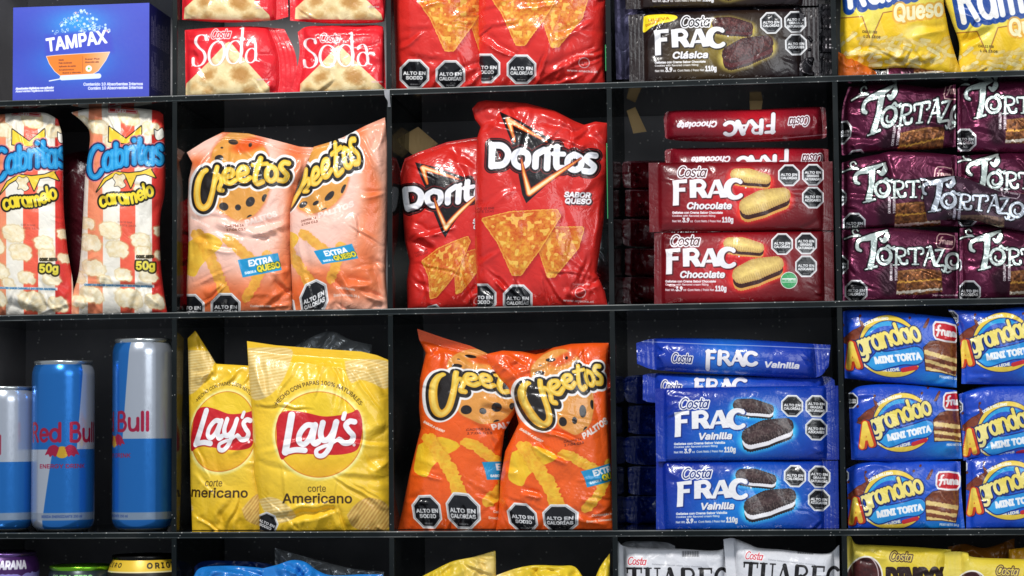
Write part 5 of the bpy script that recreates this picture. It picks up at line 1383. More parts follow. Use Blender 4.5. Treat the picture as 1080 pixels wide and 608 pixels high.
    pack(label='red and white striped popcorn bag cut off at the left end of its shelf', top=[(-24, 124), (10, 120), (45, 119), (61, 126)], bottom=[(-26, 336), (20, 337), (76, 336)], left=[(-26, 220)], right=[(66, 150), (67, 215), (71, 262), (77, 300)],
         d=.028, T=.026, seed=51, warp=[((0, 203), (102, 200))], creases=[(5, 318, 40, 330, 4, -2), (48, 310, 60, 330, 4, 2)], **pb)
    pack(label='red and white striped popcorn bag with a pale torn corner at its top', top=[(75, 119), (92, 115), (112, 113), (140, 114), (165, 117), (172, 121)], bottom=[(64, 334), (110, 336), (177, 335)],
         left=[(88, 130), (95, 144), (90, 185), (88, 220), (85, 270), (80, 300)], right=[(174, 150), (174, 200), (169, 230), (169, 270), (172, 302)],
         d=.030, T=.024, seed=52, creases=[(78, 121, 110, 132, 4, -2.2), (70, 318, 100, 322, 5, 2.2), (88, 305, 170, 303, 3.5, -1.4), (150, 310, 172, 326, 4, 2)], **pb)

    g = 'faded bags of cheese puffs'
    fb = dict(name='puff_bag', cat='snack bag', group=g, smooth_sides=False, pu=2.4, qu=.55, pv=3.2, rest=2, **G('glare_puff_film'))
    pack(label='pale orange cheese puff bag with painted glare and its whole name showing', top=[(197, 161), (216, 149), (235, 139.5), (262, 141), (290, 148), (316, 155), (336, 156)], bottom=[(197, 334), (250, 335), (310, 334)],
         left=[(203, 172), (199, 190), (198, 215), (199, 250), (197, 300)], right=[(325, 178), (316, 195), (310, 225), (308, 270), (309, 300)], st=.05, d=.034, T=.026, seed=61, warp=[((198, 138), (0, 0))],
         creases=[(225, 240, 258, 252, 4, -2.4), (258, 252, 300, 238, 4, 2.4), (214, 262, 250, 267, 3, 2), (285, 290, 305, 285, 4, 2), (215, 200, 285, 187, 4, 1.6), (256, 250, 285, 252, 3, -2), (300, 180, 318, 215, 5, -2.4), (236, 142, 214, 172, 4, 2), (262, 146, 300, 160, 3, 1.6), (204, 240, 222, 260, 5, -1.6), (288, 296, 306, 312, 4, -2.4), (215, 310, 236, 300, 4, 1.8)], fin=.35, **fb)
    pack(label='pale orange cheese puff bag with painted glare, leaning against the divider, its top seal rising', top=[(331, 155), (345, 151), (362, 145), (385, 133), (406, 124)], bottom=[(309, 334), (350, 335), (409, 333)],
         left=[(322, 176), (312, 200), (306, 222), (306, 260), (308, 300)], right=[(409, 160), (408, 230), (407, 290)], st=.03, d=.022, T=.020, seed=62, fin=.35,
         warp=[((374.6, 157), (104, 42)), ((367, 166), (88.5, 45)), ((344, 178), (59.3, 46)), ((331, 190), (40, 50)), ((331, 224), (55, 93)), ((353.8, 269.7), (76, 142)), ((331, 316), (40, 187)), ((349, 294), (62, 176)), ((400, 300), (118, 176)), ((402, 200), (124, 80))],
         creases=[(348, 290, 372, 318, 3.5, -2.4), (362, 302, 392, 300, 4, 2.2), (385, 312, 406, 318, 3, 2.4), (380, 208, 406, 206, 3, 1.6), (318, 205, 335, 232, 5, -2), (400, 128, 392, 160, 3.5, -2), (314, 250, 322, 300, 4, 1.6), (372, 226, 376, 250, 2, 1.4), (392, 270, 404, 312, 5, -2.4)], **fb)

    pack(label='red tortilla chip bag half hidden behind another, with a silver top seal', top=[(422, 184), (427, 167.5), (441, 161), (472, 150), (502, 145), (560, 143)], bottom=[(430, 326), (500, 326), (560, 325)],
         left=[(423, 200), (425, 225), (427, 254), (432, 276), (429, 296)], right=[(562, 240)], d=.052, T=.018, Tb=.010, st=.02, rest=2, seed=71,
         warp=[((424, 197), (515.6, 149.2)), ((428, 224), (515, 178.8)), ((438, 172), (527, 118.7)), ((469.6, 251), (555, 214.5)), ((444.5, 277), (507.8, 232.6)), ((457.5, 313), (545, 288.6)), ((494, 199), (588.6, 164))],
         creases=[(440, 252, 482, 240, 3, 2.4), (428, 256, 460, 262, 5, -3), (470, 165, 500, 180, 5, 1.5)], **tb)
    pack(label='red tortilla chip bag standing in front of its twin, whole triangle logo showing', top=[(498, 115), (504, 108), (512, 106), (555, 109), (585, 117), (606, 128), (616, 132), (628, 128.5), (640, 130)], bottom=[(504, 325), (570, 326), (641, 324)],
         left=[(501, 126), (507, 134), (503, 146), (501, 200), (501, 260), (503, 292)], right=[(641, 146), (640, 185), (637, 230), (633, 262), (629, 288), (638, 308)], d=.026, T=.022, rest=2, seed=72,
         creases=[(506, 130, 560, 142, 3.5, 1.6), (560, 128, 612, 140, 5, -1.8), (600, 150, 620, 135, 3, 2), (520, 296, 532, 308, 3, 2.6), (502, 296, 520, 312, 4, -2.6), (596, 314, 638, 300, 4, 2.4)], **tb)
    A('silver_red_film', art_plain((176, 178, 182), [(112, 72, 22, 16, (200, 40, 50), 1.0)]), rough=.22, metal=.8)
    pack(name='foil_bag', label='crumpled silver bag with a red oval behind the red tortilla chip bags', cat='snack bag', group=None, top=[(600, 240), (626, 236), (644, 244)], bottom=[(600, 326), (625, 326), (644, 326)], d=.075, T=.018, rest=2, seed=73, wr=1.8, ncr=40,
         warp=[((600, 240), (40, 0)), ((644, 240), (140, 0)), ((600, 326), (40, 120))], **G('silver_red_film'))

    g = 'red chocolate sandwich biscuit packs'
    rd = dict(group=g, **G('red_biscuit_film')); rs = dict(group=g, **G('red_biscuit_side_film'))
    cvs = art_frac('chocolate'); e = cvs.ellipse(*Z(690, 240, 5.54)((787, 310)), 9.0, 9.0); cvs.fill(e, (236, 240, 232)); cvs.fill(e, (60, 160, 96), -.7); cvs.fill(np.maximum(e + 1.5, np.abs(cvs.Y - 296) - 2.2), (236, 240, 232))
    x, y = Z(690, 240, 5.54)((787, 322)); cvs.text('RECICLABLE', x, y - .6, 2.2, (60, 160, 96), 'c', w=14, bold=.2); cvs.part('green_sticker', e)
    A('red_biscuit_film_sticker', cvs, rough=.30, coat=.2)
    pack(label='red chocolate biscuit pack with a round green mark, lowest of its stack', top=[(690, 246), (780, 244.5), (879, 243.5)], bottom=[(690, 324), (780, 323), (880, 322)], d=.017, T=.0115, Tb=.011, sl=.045, sr=.06, rest=2, seed=81, **bp, group=g, **G('red_biscuit_film_sticker'))
    pack(label='red chocolate biscuit pack without green mark, standing on the lowest one', top=[(684, 172), (780, 171), (878, 170.5)], bottom=[(685, 245), (780, 244), (879, 243)], d=.017, T=.0115, Tb=.011, sl=.055, sr=.06, seed=82, warp=[((7.2, 27.5), (0, 100))], **bp, **rd)
    side = dict(d=.026, T=.016, Tb=.016, pu=9, pv=2.2, qv=.55)
    pack(label='red chocolate biscuit pack lying upside down at the very top of its stack', top=[(700, 124), (711, 117), (790, 116), (862, 113), (871, 117)], bottom=[(701, 139), (710, 148), (790, 150), (863, 147), (872, 141)], sl=.05, sr=.05, seed=83,
         warp=[((817, 140), (74, 9)), ((763, 136), (128, 17)), ((816, 121), (76, 30)), ((854, 123), (30, 24)), ((715, 130), (170, 26))], **{**bp, **side, 'd': .034}, **rs)
    pack(label='red chocolate biscuit pack lying upside down, squeezed below the topmost one', top=[(701, 160), (712, 157), (790, 156), (866, 157), (873, 160)], bottom=[(702, 180), (712, 186), (790, 187), (866, 186), (874, 180)], sl=.05, sr=.05, seed=84,
         warp=[((831, 178), (74, 9)), ((777, 173), (128, 17)), ((830, 159), (76, 30)), ((868, 163), (30, 24)), ((730, 166), (170, 26))], **{**bp, **side, 'd': .040}, **rs)
    nm = ('topmost', 'second', 'third', 'fourth', 'lowest')
    for i, y in enumerate((170, 200, 231, 262, 292)):
        pack(label=nm[i] + ' dark red biscuit pack of the shadowy stack left behind the chocolate packs', group='red biscuit packs stacked deeper in the cabinet', top=[(656 + (i % 2) * 4, y + 4), (668, y), (760, y), (846, y), (860, y + 3)],
             bottom=[(657 + (i % 2) * 4, y + 24), (668, y + 29), (760, y + 30), (846, y + 30), (860, y + 26)], sl=.06, sr=.05, seed=85 + i, rest=2 if i == 4 else None, warp=[((680, y), (0, 0)), ((860, y), (190, 0)), ((680, y + 30), (0, 40))], **{**bp, **side, 'd': .145, 'wr': 2.6, 'ncr': 30}, **G('red_biscuit_side_film'))

    g = 'plum foil packs of layered cake'
    cp = dict(name='cake_pack', cat='cake pack', group=g, d=.018, T=.013, Tb=.012, pu=4.5, qu=.5, pv=3.5, qv=.5, ncr=20, wr=.9, low=1.2, **G('plum_foil'))
    z2, z3, zc = Z(880, 155, 5.4), Z(880, 80, 5.4), Z(880, 235, 5.4)
    pack(label='plum cake pack at the lower left of its group, its cake picture clear', top=[(888, 243), (935, 240), (985, 244), (1010, 246)], bottom=[(889, 321), (950, 320), (1010, 319)], right=[(1011, 280)], sl=.03, sr=.03, rest=2, seed=91, creases=[(1000, 250, 985, 262, 3, 2)], **cp)
    pack(label='plum cake pack at the lower right of its group, running out of the picture', top=[(1012, 241), (1050, 238), (1150, 240)], bottom=[(1012, 319), (1080, 318), (1150, 317)], sl=.03, rest=2, seed=92, warp=[((119.5, .5), (0, 0))], creases=[(1055, 245, 1080, 256, 6, 2.4)], **cp)
    pack(label='plum cake pack with a foil fold, between upper and lower packs by the divider', top=[(888, 172), (905, 167), (926, 163), (940, 160), (975, 161), (1009, 164)], bottom=[(888, 241), (950, 240), (1010, 239)], sl=.03, sr=.03, seed=93, warp=[((-2, -70.8), (0, 0))],
         creases=[(926, 165, 938, 190, 4, 2.6), (938, 162, 1000, 166, 3, 1.6)], **{**cp, 'd': .021})
    pack(label='plum cake pack in the middle of the right column behind the loose grey pack', top=[(1010, 165), (1060, 162), (1150, 162)], bottom=[(1011, 239), (1080, 238), (1150, 236)], sl=.03, seed=94, warp=[((116.7, -80), (0, 0))], creases=[(1015, 167, 1080, 168, 3, 1.8)], **{**cp, 'd': .021})
    pack(label='plum cake pack tilted upward, topmost beside the divider', top=[(895, 92), (940, 88), (985, 93), (1008, 89)], bottom=[(888, 164), (930, 160), (980, 158), (1008, 155)], left=[(889, 112), (887, 140)], sl=.03, sr=.03, seed=95,
         warp=[(z3((215, 335)), zc((200, 265))), (z3((635, 215)), zc((605, 210))), (z3((100, 130)), zc((58, 85)))], creases=[(897, 93, 985, 99, 3.5, 2.2), (890, 155, 930, 150, 4, 2)], **{**cp, 'd': .022})
    pack(label='plum cake pack at the upper right of its group, name highest of all', top=[(1010, 94), (1022, 87), (1080, 85), (1150, 84)], bottom=[(1010, 160), (1080, 162), (1150, 161)], sl=.03, seed=96, warp=[((114.9, -159.6), (0, 0))], creases=[(1014, 96, 1024, 130, 4, 2.2)], **{**cp, 'd': .022})
    cvt = mats['plum_foil'][0]; import copy
    ct = copy.copy(cvt); ct.img = cvt.img.copy(); lum = ct.img.mean(-1, keepdims=True); ct.img = np.clip(ct.img * .45 + (lum * .8 + .03) * np.array([.80, .80, .92], np.float32) * .55, 0, 1)
    A('grey_foil', ct, rough=.24, metal=.5)
    pack(**{**cp, **G('grey_foil'), 'label': 'loose greyish cake pack lying slanted across the middle plum packs', 'group': None, 'd': .003, 'T': .006, 'Tb': .003, 'wr': .7,
            'top': [(970, 188), (1010, 186), (1050, 200), (1090, 206)], 'bottom': [(978, 233), (1020, 232), (1055, 240), (1094, 246)], 'seed': 97,
            'warp': [((983.7, 223.5), (917, 284)), ((1072.6, 221.7), (1005.2, 275.7)), ((1006, 186.5), (935.6, 243))]})

    # things half seen in the dark behind the second row, plus reflection stand-ins
    A('maroon_film', art_plain((70, 16, 26)), rough=.28); A('glossy_red_film', art_plain((190, 20, 30)), rough=.2); A('tan_reflection', art_plain((214, 178, 120)), rough=.7)
    bk = dict(wr=1.6, ncr=30, Tb=.01)
    pack(name='snack_bag', label='dim maroon bag standing in the dark between the striped popcorn bags', cat='snack bag', group=None, top=[(58, 168), (85, 160), (120, 165)], bottom=[(56, 326), (90, 327), (124, 326)], d=.085, T=.02, rest=2, seed=171, **bk, **G('maroon_film'))
    pack(name='snack_bag', label='glossy red bag glimpsed through the divider beside the whole-name pale bag', cat='snack bag', group=None, top=[(190, 214), (204, 208), (222, 214)], bottom=[(190, 326), (204, 327), (222, 326)], d=.072, T=.016, rest=2, seed=172, **bk, **G('glossy_red_film'))
    cd = dict(name='card_scrap', cat='card scrap', T=.0012, Tb=.001, wr=.3, ncr=2, d=.11, **G('tan_reflection'))  # thin slips added to imitate blurred reflections
    pack(label='pale tan slip added for a reflection behind the half hidden red tortilla chip bag', group=None, top=[(417, 148), (441, 134)], bottom=[(438, 166), (462, 152)], seed=173, **cd)
    pack(label='narrow tan slip added for a reflection at upper left behind the red chocolate packs', group=None, top=[(661, 117), (670, 113)], bottom=[(668, 141), (682, 139)], seed=174, **cd)
    pack(label='small tan slip added for a reflection just above the topmost red chocolate pack', group=None, top=[(790, 98), (806, 97)], bottom=[(791, 116), (803, 116)], seed=175, **cd)
    A('tape', art_plain((150, 152, 156)), rough=.5)
    pack(name='tape_scrap', label='whitish scrap of tape hanging where the second divider meets the top shelf', cat='tape scrap', group=None, top=[(405, 95.5), (411, 95)], bottom=[(409, 113), (412, 113)], left=[(406, 102), (409, 107)], right=[(411, 102)], d=-.0025, T=.0003, Tb=.0002, wr=.15, ncr=0, seed=176, **G('tape'))

    # ---- third row -----------------------------------------------------
    def can_mat(nm, metal, rough):
        def f(cv): return fm(nm, cv.image(nm), rough=rough, metal=metal, bump=.02, crinkle=0)
        return f
    g = 'blue and silver energy drink cans'
    can('short blue and silver can cut off at the left end, lowest of three', g, 6, .040, 408, 62, art_bull, can_mat('can_print_short', .66, .19), 3, yaw=R_(-66))
    can('middle-sized blue and silver can with its red name and bulls facing front', g, 67, .034, 381, 63, art_bull, can_mat('can_print_middle', .66, .19), 3, yaw=R_(17))
    can('tallest blue and silver can, touching the divider beside the yellow bags', g, 151, .034, 358, 62, art_bull, can_mat('can_print_tall', .66, .19), 3, yaw=R_(-52))

    g = 'yellow bags of ridged crisps'
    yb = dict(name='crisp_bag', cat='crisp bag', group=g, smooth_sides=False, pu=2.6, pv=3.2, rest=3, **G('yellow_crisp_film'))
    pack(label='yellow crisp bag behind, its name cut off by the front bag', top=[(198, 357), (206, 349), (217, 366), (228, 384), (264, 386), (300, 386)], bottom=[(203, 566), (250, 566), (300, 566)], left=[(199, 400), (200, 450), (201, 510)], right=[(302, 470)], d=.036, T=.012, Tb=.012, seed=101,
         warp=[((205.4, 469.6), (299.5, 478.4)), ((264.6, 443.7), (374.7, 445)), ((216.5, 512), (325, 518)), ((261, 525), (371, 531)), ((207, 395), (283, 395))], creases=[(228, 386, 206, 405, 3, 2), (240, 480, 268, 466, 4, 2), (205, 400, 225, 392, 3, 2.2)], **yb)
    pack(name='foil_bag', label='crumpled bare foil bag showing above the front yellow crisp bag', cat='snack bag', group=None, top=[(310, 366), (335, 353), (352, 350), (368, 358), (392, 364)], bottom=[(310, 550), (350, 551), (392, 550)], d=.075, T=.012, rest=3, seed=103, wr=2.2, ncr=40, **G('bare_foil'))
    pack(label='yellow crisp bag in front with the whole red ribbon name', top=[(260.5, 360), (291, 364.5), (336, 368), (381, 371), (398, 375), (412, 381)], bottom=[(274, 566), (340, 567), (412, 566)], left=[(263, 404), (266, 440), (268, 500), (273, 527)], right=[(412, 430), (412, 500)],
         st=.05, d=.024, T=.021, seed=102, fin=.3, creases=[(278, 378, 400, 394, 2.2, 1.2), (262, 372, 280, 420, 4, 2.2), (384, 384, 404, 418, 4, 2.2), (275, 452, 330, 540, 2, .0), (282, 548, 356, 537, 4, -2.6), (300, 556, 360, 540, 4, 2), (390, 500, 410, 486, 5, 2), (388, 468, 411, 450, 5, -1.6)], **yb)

    g = 'bright orange bags of cheese puffs'
    ob = dict(name='puff_bag', cat='snack bag', group=g, smooth_sides=False, pu=2.4, pv=3.2, rest=3, **G('orange_puff_film'))
    pack(label='bright orange cheese puff bag with a pointed top corner, beside the yellow bags', top=[(440, 347), (469, 357), (496, 365), (514, 373)], bottom=[(418, 566), (470, 567), (530, 566)],
         left=[(442, 358), (449, 373), (443, 400), (442, 430), (444, 452), (432, 500), (424, 540)], right=[(545, 400), (550, 425), (532, 455), (529, 480), (528, 520)], st=.06, d=.036, T=.022, seed=111, fin=.3,
         warp=[((456.6, 417.8), (9.7, 67)), ((465.6, 437.6), (17, 82)), ((498, 399.7), (44, 48)), ((513.6, 401.5), (59.3, 45.6)), ((466, 461), (22, 108)), ((483, 518), (38, 170)), ((451, 540), (2, 188)), ((487, 540), (40, 187)), ((511, 497), (55, 146)), ((492, 372), (45, 6))],
         creases=[(505, 430, 540, 436, 4, -2), (512, 445, 530, 470, 4, 2), (430, 545, 450, 520, 4, 1.6)], **ob)
    pack(label='bright orange cheese puff bag pinched at its waist, beside the blue biscuit packs', top=[(512, 374), (530, 370), (550, 371), (565, 374), (574, 372), (583, 367), (602, 363), (625, 362), (642, 362)], bottom=[(522, 566), (580, 567), (647, 565)],
         left=[(518, 388), (528, 402), (542, 425), (547, 447), (533, 476), (528, 505), (526, 540)], right=[(640, 390), (641, 430), (643, 480), (646, 530)], d=.024, T=.023, seed=112,
         warp=[((551, 421), (9.7, 62)), ((574, 449), (17, 82)), ((586, 408), (44, 48)), ((600, 401), (59.3, 45.6)), ((622, 398.6), (88.5, 45)), ((634, 395), (106, 44)), ((567, 471), (22, 108)), ((586, 531), (38, 170)), ((552, 546.4), (2, 188)), ((589, 548), (40, 187)), ((616, 463), (62, 100)), ((615, 506), (54, 146)), ((580, 377), (48, 8))],
         creases=[(548, 449, 615, 468, 2.5, 3), (556, 470, 600, 490, 3, 2.4), (548, 524, 572, 526, 4, 2.8), (530, 400, 556, 445, 5, -2.4), (516, 376, 548, 404, 4, 1.6), (600, 545, 640, 555, 4, 2)], **ob)
    A('dark_orange_film', art_plain((190, 52, 26)), rough=.26, coat=.3)
    pack(name='puff_bag', label='dark orange bag deep behind the two bright orange cheese puff bags', cat='snack bag', group=None, top=[(540, 372), (600, 366), (650, 364)], bottom=[(530, 566), (590, 566), (650, 566)], d=.085, T=.02, rest=3, seed=113, wr=1.6, **G('dark_orange_film'))

    g = 'blue vanilla sandwich biscuit packs'
    bl = dict(group=g, **G('blue_biscuit_film')); bs = dict(group=g, **G('blue_biscuit_side_film'))
    pack(label='blue vanilla biscuit pack with its right end folded over, lowest of its stack', top=[(692, 488), (700, 486), (780, 486), (884, 486)], bottom=[(692, 564), (780, 564), (885, 563)], d=.017, T=.0115, Tb=.011, sl=.05, sr=.085, rest=3, seed=121,
         warp=[((713.7, 508.3), (701.7, 262.6)), ((838.3, 502.4), (824.8, 257.7)), ((863.7, 527.8), (850.1, 281.2)), ((772, 551), (760.4, 307.1))], **bp, **bl)
    pack(label='blue vanilla biscuit pack with three seals showing, standing on the lowest one', top=[(691, 410), (780, 408), (884, 407)], bottom=[(692, 487), (780, 486), (885, 485)], d=.017, T=.0115, Tb=.011, sl=.05, sr=.07, seed=122,
         warp=[((711, 434.8), (701.7, 262.6)), ((835.4, 428.3), (824.8, 257.7)), ((860.9, 453.3), (850.1, 281.2)), ((770, 477), (760.4, 307.1))], **bp, **bl)
    pack(label='blue vanilla biscuit pack lying on its side at the very top of its stack', top=[(671, 362), (697, 357), (780, 358), (858, 363), (876, 364)], bottom=[(672, 384), (697, 391), (780, 396), (856, 399), (874, 387)], sl=.10, sr=.09, seed=123,
         warp=[((708, 382), (30, 24)), ((745, 370), (74, 9)), ((746, 389), (76, 30)), ((799, 379), (128, 17)), ((842, 389), (165, 26))], **{**bp, **side, 'd': .032, 'wr': .9, 'ncr': 16}, **bs)
    pack(label='blue vanilla biscuit pack lying on its side, squeezed below the topmost one', top=[(678, 396), (694, 394), (780, 396), (866, 397), (880, 401)], bottom=[(678, 422), (694, 425), (780, 426), (866, 427), (882, 424)], sl=.07, sr=.07, seed=124,
         warp=[((697, 411), (30, 24)), ((733, 400), (74, 9)), ((734, 420), (76, 30)), ((788, 407), (128, 17)), ((842, 418), (165, 26))], **{**bp, **side, 'd': .040}, **bs)
    for i, y in enumerate((396, 428, 460, 492, 523)):
        pack(label=nm[i] + ' dim blue biscuit pack of the shadowy stack left behind the vanilla packs', group='blue biscuit packs stacked deeper in the cabinet', top=[(657 + (i % 2) * 5, y + 5), (672, y), (760, y), (846, y), (860, y + 3)],
             bottom=[(658 + (i % 2) * 5, y + 22), (672, y + 30), (760, y + 31), (846, y + 31), (860, y + 26)], sl=.09, sr=.05, seed=125 + i, rest=3 if i == 4 else None, warp=[((690, y), (0, 0)), ((860, y), (190, 0)), ((690, y + 30), (0, 40))], **{**bp, **side, 'd': .145, 'wr': 2.6, 'ncr': 34}, **G('blue_biscuit_side_film'))

    g = 'blue packs of small layered cake'
    ap = dict(name='cake_pack', cat='cake pack', group=g, d=.018, T=.013, Tb=.012, pu=4.5, qu=.5, pv=3.5, qv=.5, ncr=14, wr=.7, **G('blue_cake_film'))
    y0, y1, yc = Z(880, 320, 5.4), Z(880, 400, 5.4), Z(880, 480, 5.4)
    pack(label='blue cake pack resting on the shelf beside the divider, lowest of its column', top=[(893, 495), (905, 489), (920, 486), (954, 484.5), (1013, 487)], bottom=[(895, 562), (950, 562), (1018, 562)], right=[(1014, 520)], sl=.02, sr=.04, rest=3, seed=131, creases=[(907, 490, 940, 492, 3, 1.8)], **ap)
    pack(label='blue cake pack resting on the shelf at the right end, cut off', top=[(1019, 486), (1060, 478), (1150, 476)], bottom=[(1019, 562), (1080, 562), (1150, 561)], sl=.04, rest=3, seed=132, warp=[((125, -10), (0, 0))], **ap)
    pack(label='blue cake pack in the middle of its column with black seals folded at left', top=[(895, 415), (910, 407), (954, 406), (1009, 412)], bottom=[(898, 485), (950, 487), (1015, 484)], right=[(1012, 445)], sl=.02, sr=.03, seed=133,
         warp=[(y1((150, 240)), yc((95, 240))), (y1((565, 165)), yc((520, 180))), (y1((310, 340)), yc((250, 345))), (y1((650, 350)), yc((610, 372)))], **ap)
    pack(label='blue cake pack in the middle of the right column, tilted and cut off', top=[(1011, 416), (1050, 406), (1150, 404)], bottom=[(1016, 486), (1080, 480), (1150, 478)], sl=.03, seed=134, warp=[((120.4, -72.6), (0, 0))], **{**ap, 'd': .020})
    pack(label='blue cake pack sloping down to its right, topmost beside the divider', top=[(889, 329), (903, 327), (954, 330), (1009, 336)], bottom=[(891, 399), (935, 404), (1009, 409)], sl=.02, sr=.02, seed=135,
         warp=[(y0((70, 215)), yc((95, 240))), (y0((505, 180)), yc((520, 180))), (y0((690, 415)), yc((690, 384))), (y0((632, 165)), yc((648, 148)))], **{**ap, 'd': .020})
    pack(label='blue cake pack topmost in the right column, overlapping its left neighbour', top=[(1000, 327), (1040, 328), (1080, 324), (1150, 326)], bottom=[(1014, 405), (1080, 406), (1150, 404)], left=[(1010, 345), (1014, 380)], sl=.03, seed=136, warp=[((115.5, -166), (0, 0))], **{**ap, 'd': .015})

    # ---- lowest row ----------------------------------------------------
    g = 'short drink cans on the lowest shelf'
    can('purple can with white and lilac lettering at the left end of the lowest row', g, 2, .040, 582, 74, lambda h, r: art_can('purple', h, r), can_mat('can_purple', .35, .3), 4, rim=(120, 90, 150), slim=True, body_h=.16)
    can('dark green-grey can with a bright lime rim between purple and yellow cans', g, 86, .040, 596, 68, lambda h, r: art_can('green', h, r), can_mat('can_green', .4, .3), 4, rim=(130, 200, 50), slim=True, body_h=.16)
    can('yellow can with black top and slanted black letters beside the divider', g, 152, .040, 585, 74, lambda h, r: art_can('yellow', h, r), can_mat('can_yellow', .1, .35), 4, rim=(40, 40, 40), slim=False, body_h=.16)

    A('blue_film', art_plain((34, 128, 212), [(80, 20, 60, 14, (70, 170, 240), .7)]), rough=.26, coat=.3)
    A('navy_film', art_plain((20, 50, 120)), rough=.3)
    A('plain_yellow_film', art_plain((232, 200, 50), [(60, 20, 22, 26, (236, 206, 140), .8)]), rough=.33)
    g = 'blue snack bags in the lowest row'
    lb = dict(rest=4, name='snack_bag', cat='snack bag', d=.018, T=.018, wr=1.9, ncr=40)
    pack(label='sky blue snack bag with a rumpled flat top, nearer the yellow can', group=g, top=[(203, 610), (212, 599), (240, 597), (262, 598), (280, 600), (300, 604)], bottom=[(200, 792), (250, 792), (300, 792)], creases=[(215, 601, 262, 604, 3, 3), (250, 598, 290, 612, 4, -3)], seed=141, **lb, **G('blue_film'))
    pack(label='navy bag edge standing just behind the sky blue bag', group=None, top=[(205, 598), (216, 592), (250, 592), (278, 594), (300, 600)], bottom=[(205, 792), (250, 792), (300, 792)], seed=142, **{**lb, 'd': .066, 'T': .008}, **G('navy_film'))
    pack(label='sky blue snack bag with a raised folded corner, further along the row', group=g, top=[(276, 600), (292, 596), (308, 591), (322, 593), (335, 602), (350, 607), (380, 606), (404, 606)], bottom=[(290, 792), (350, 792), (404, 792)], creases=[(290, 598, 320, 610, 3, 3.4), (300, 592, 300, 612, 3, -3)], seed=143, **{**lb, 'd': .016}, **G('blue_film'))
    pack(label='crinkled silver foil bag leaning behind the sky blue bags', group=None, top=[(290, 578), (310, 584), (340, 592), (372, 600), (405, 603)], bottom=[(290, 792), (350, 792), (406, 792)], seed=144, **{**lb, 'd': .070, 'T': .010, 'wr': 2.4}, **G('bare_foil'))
    g = 'yellow crisp bag tops in the lowest row'
    yl = dict(group=g, warp=[((440, 580), (0, 0)), ((640, 580), (160, 0)), ((440, 700), (0, 120))], **G('plain_yellow_film'))
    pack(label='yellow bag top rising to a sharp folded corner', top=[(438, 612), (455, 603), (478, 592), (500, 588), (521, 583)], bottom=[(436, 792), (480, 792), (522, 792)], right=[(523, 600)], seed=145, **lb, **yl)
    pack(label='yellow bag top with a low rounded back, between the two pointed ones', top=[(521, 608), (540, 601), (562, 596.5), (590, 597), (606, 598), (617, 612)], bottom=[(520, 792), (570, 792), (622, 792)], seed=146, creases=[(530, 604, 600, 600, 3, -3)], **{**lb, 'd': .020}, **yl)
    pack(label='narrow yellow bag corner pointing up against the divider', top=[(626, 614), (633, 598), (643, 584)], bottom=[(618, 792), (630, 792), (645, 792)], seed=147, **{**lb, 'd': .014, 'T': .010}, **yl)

    g = 'white biscuit packs in the lowest row'
    zr = RISER + .0005
    wp = dict(zmin=zr, name='biscuit_pack', cat='biscuit pack', group=g, T=.012, Tb=.011, pu=7, qu=.5, pv=4.5, qv=.5, ncr=14, wr=.8, **G('white_biscuit_film'))
    pack(label='white biscuit pack with a small barcode, next to the yellow bags', top=[(651, 570), (662, 577), (716, 579), (753, 581), (770, 577)], bottom=[(651, 654), (710, 655), (770, 654)], d=.024, sl=.08, sr=.06, seed=151, warp=[((661.5, 600), (14, 29)), ((768, 601), (128, 29.5)), ((661.5, 640), (14, 72))], **wp)
    pack(label='white biscuit pack with one end curled up, overlapping its neighbour', top=[(763, 569), (774, 568), (790, 574), (800, 578), (825, 580), (871, 584), (885, 575)], bottom=[(770, 654), (825, 655), (886, 656)], d=.018, sl=.09, sr=.07, seed=152, warp=[((785, 594), (14, 29)), ((886, 600), (128, 29.5)), ((782, 634), (14, 72))], **wp)
    A('white_film', art_plain((214, 216, 222)), rough=.3)
    pack(name='biscuit_pack', label='plain white pack edge showing behind the one with a barcode', cat='biscuit pack', group=None, top=[(656, 574), (664, 571), (700, 572), (712, 576)], bottom=[(656, 660), (680, 660), (712, 660)], zmin=zr, d=.050, T=.008, seed=153, **G('white_film'))
    g = 'yellow biscuit packs in the lowest row'
    dp = dict(zmin=zr, name='biscuit_pack', cat='biscuit pack', group=g, T=.012, Tb=.011, pu=7, qu=.5, pv=4.5, qv=.5, ncr=16, wr=.9, **G('yellow_biscuit_film'))
    pack(label='yellow biscuit pack beside the divider, dark round biscuit on its left', top=[(890, 567), (897, 566), (903, 574), (921, 575), (961, 577), (1003, 580)], bottom=[(890, 654), (950, 654), (1004, 654)], d=.024, sl=.07, sr=.04, seed=161, warp=[((884, 561), (0, 0))], **dp)
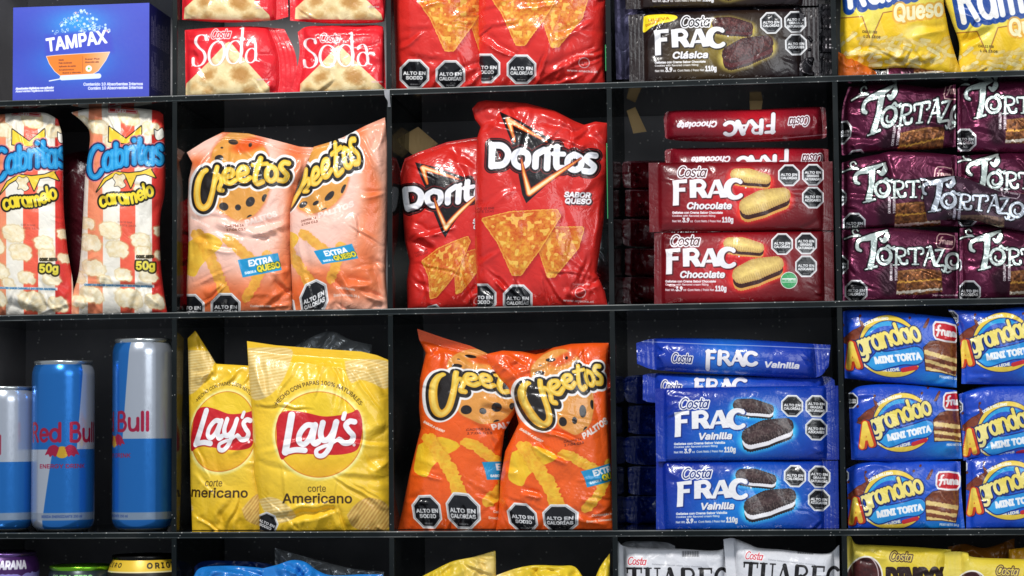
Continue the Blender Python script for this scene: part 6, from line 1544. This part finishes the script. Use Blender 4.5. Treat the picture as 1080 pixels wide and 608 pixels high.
    pack(label='yellow biscuit pack overlapping its neighbour at the right end', top=[(993, 584), (1005, 582), (1020, 583), (1028, 588), (1080, 590), (1125, 592)], bottom=[(998, 660), (1060, 660), (1125, 660)], d=.016, sl=.16, sr=.04, seed=162, warp=[((996, 576), (0, 0))], **dp)
    A('amber_film', art_plain((150, 92, 24)), rough=.3); A('orange_yellow_film', art_plain((240, 170, 20)), rough=.3)
    pack(name='foil_pack', label='dull amber wrapper standing in the dark behind the yellow biscuit packs', cat='foil pack', group=None, top=[(1000, 577), (1018, 574), (1040, 578), (1070, 568)], bottom=[(1000, 656), (1040, 656), (1070, 656)], zmin=zr, d=.060, T=.008, seed=163, wr=1.6, **G('amber_film'))
    pack(name='foil_pack', label='orange-yellow wrapper corner peeking out behind the rightmost yellow pack', cat='foil pack', group=None, top=[(1064, 580), (1080, 578), (1120, 576)], bottom=[(1064, 656), (1090, 656), (1120, 656)], zmin=zr, d=.042, T=.008, seed=164, **G('orange_yellow_film'))


def build_light():
    w = bpy.data.worlds.new('World'); sc.world = w; w.use_nodes = True
    bg = w.node_tree.nodes['Background']; bg.inputs['Color'].default_value = (.80, .88, 1.0, 1); bg.inputs['Strength'].default_value = .36
    from mathutils import Vector
    def area(name, loc, tgt, sx, sy, power, col):
        l = bpy.data.lights.new(name, 'AREA'); l.shape = 'RECTANGLE'; l.size = sx; l.size_y = sy; l.energy = power; l.color = col
        o = bpy.data.objects.new(name, l); COL.objects.link(o); o.location = loc
        o.rotation_euler = (Vector(tgt) - Vector(loc)).to_track_quat('-Z', 'Y').to_euler()
    area('key_lamp', (-.42, -1.25, 1.22), (0, 0, -.03), .36, .24, 29, (1.0, .98, .95))
    area('fill_lamp', (.9, -1.6, .5), (0, 0, 0), .9, .9, 9, (.95, .98, 1.0))
    sc.view_settings.view_transform = 'Standard'; sc.view_settings.look = 'None'; sc.view_settings.exposure = 0; sc.view_settings.gamma = 1
    sc.cycles.max_bounces = 8; sc.cycles.transparent_max_bounces = 16
    sc.cycles.use_denoising = True


make_camera()
build_all()
build_light()
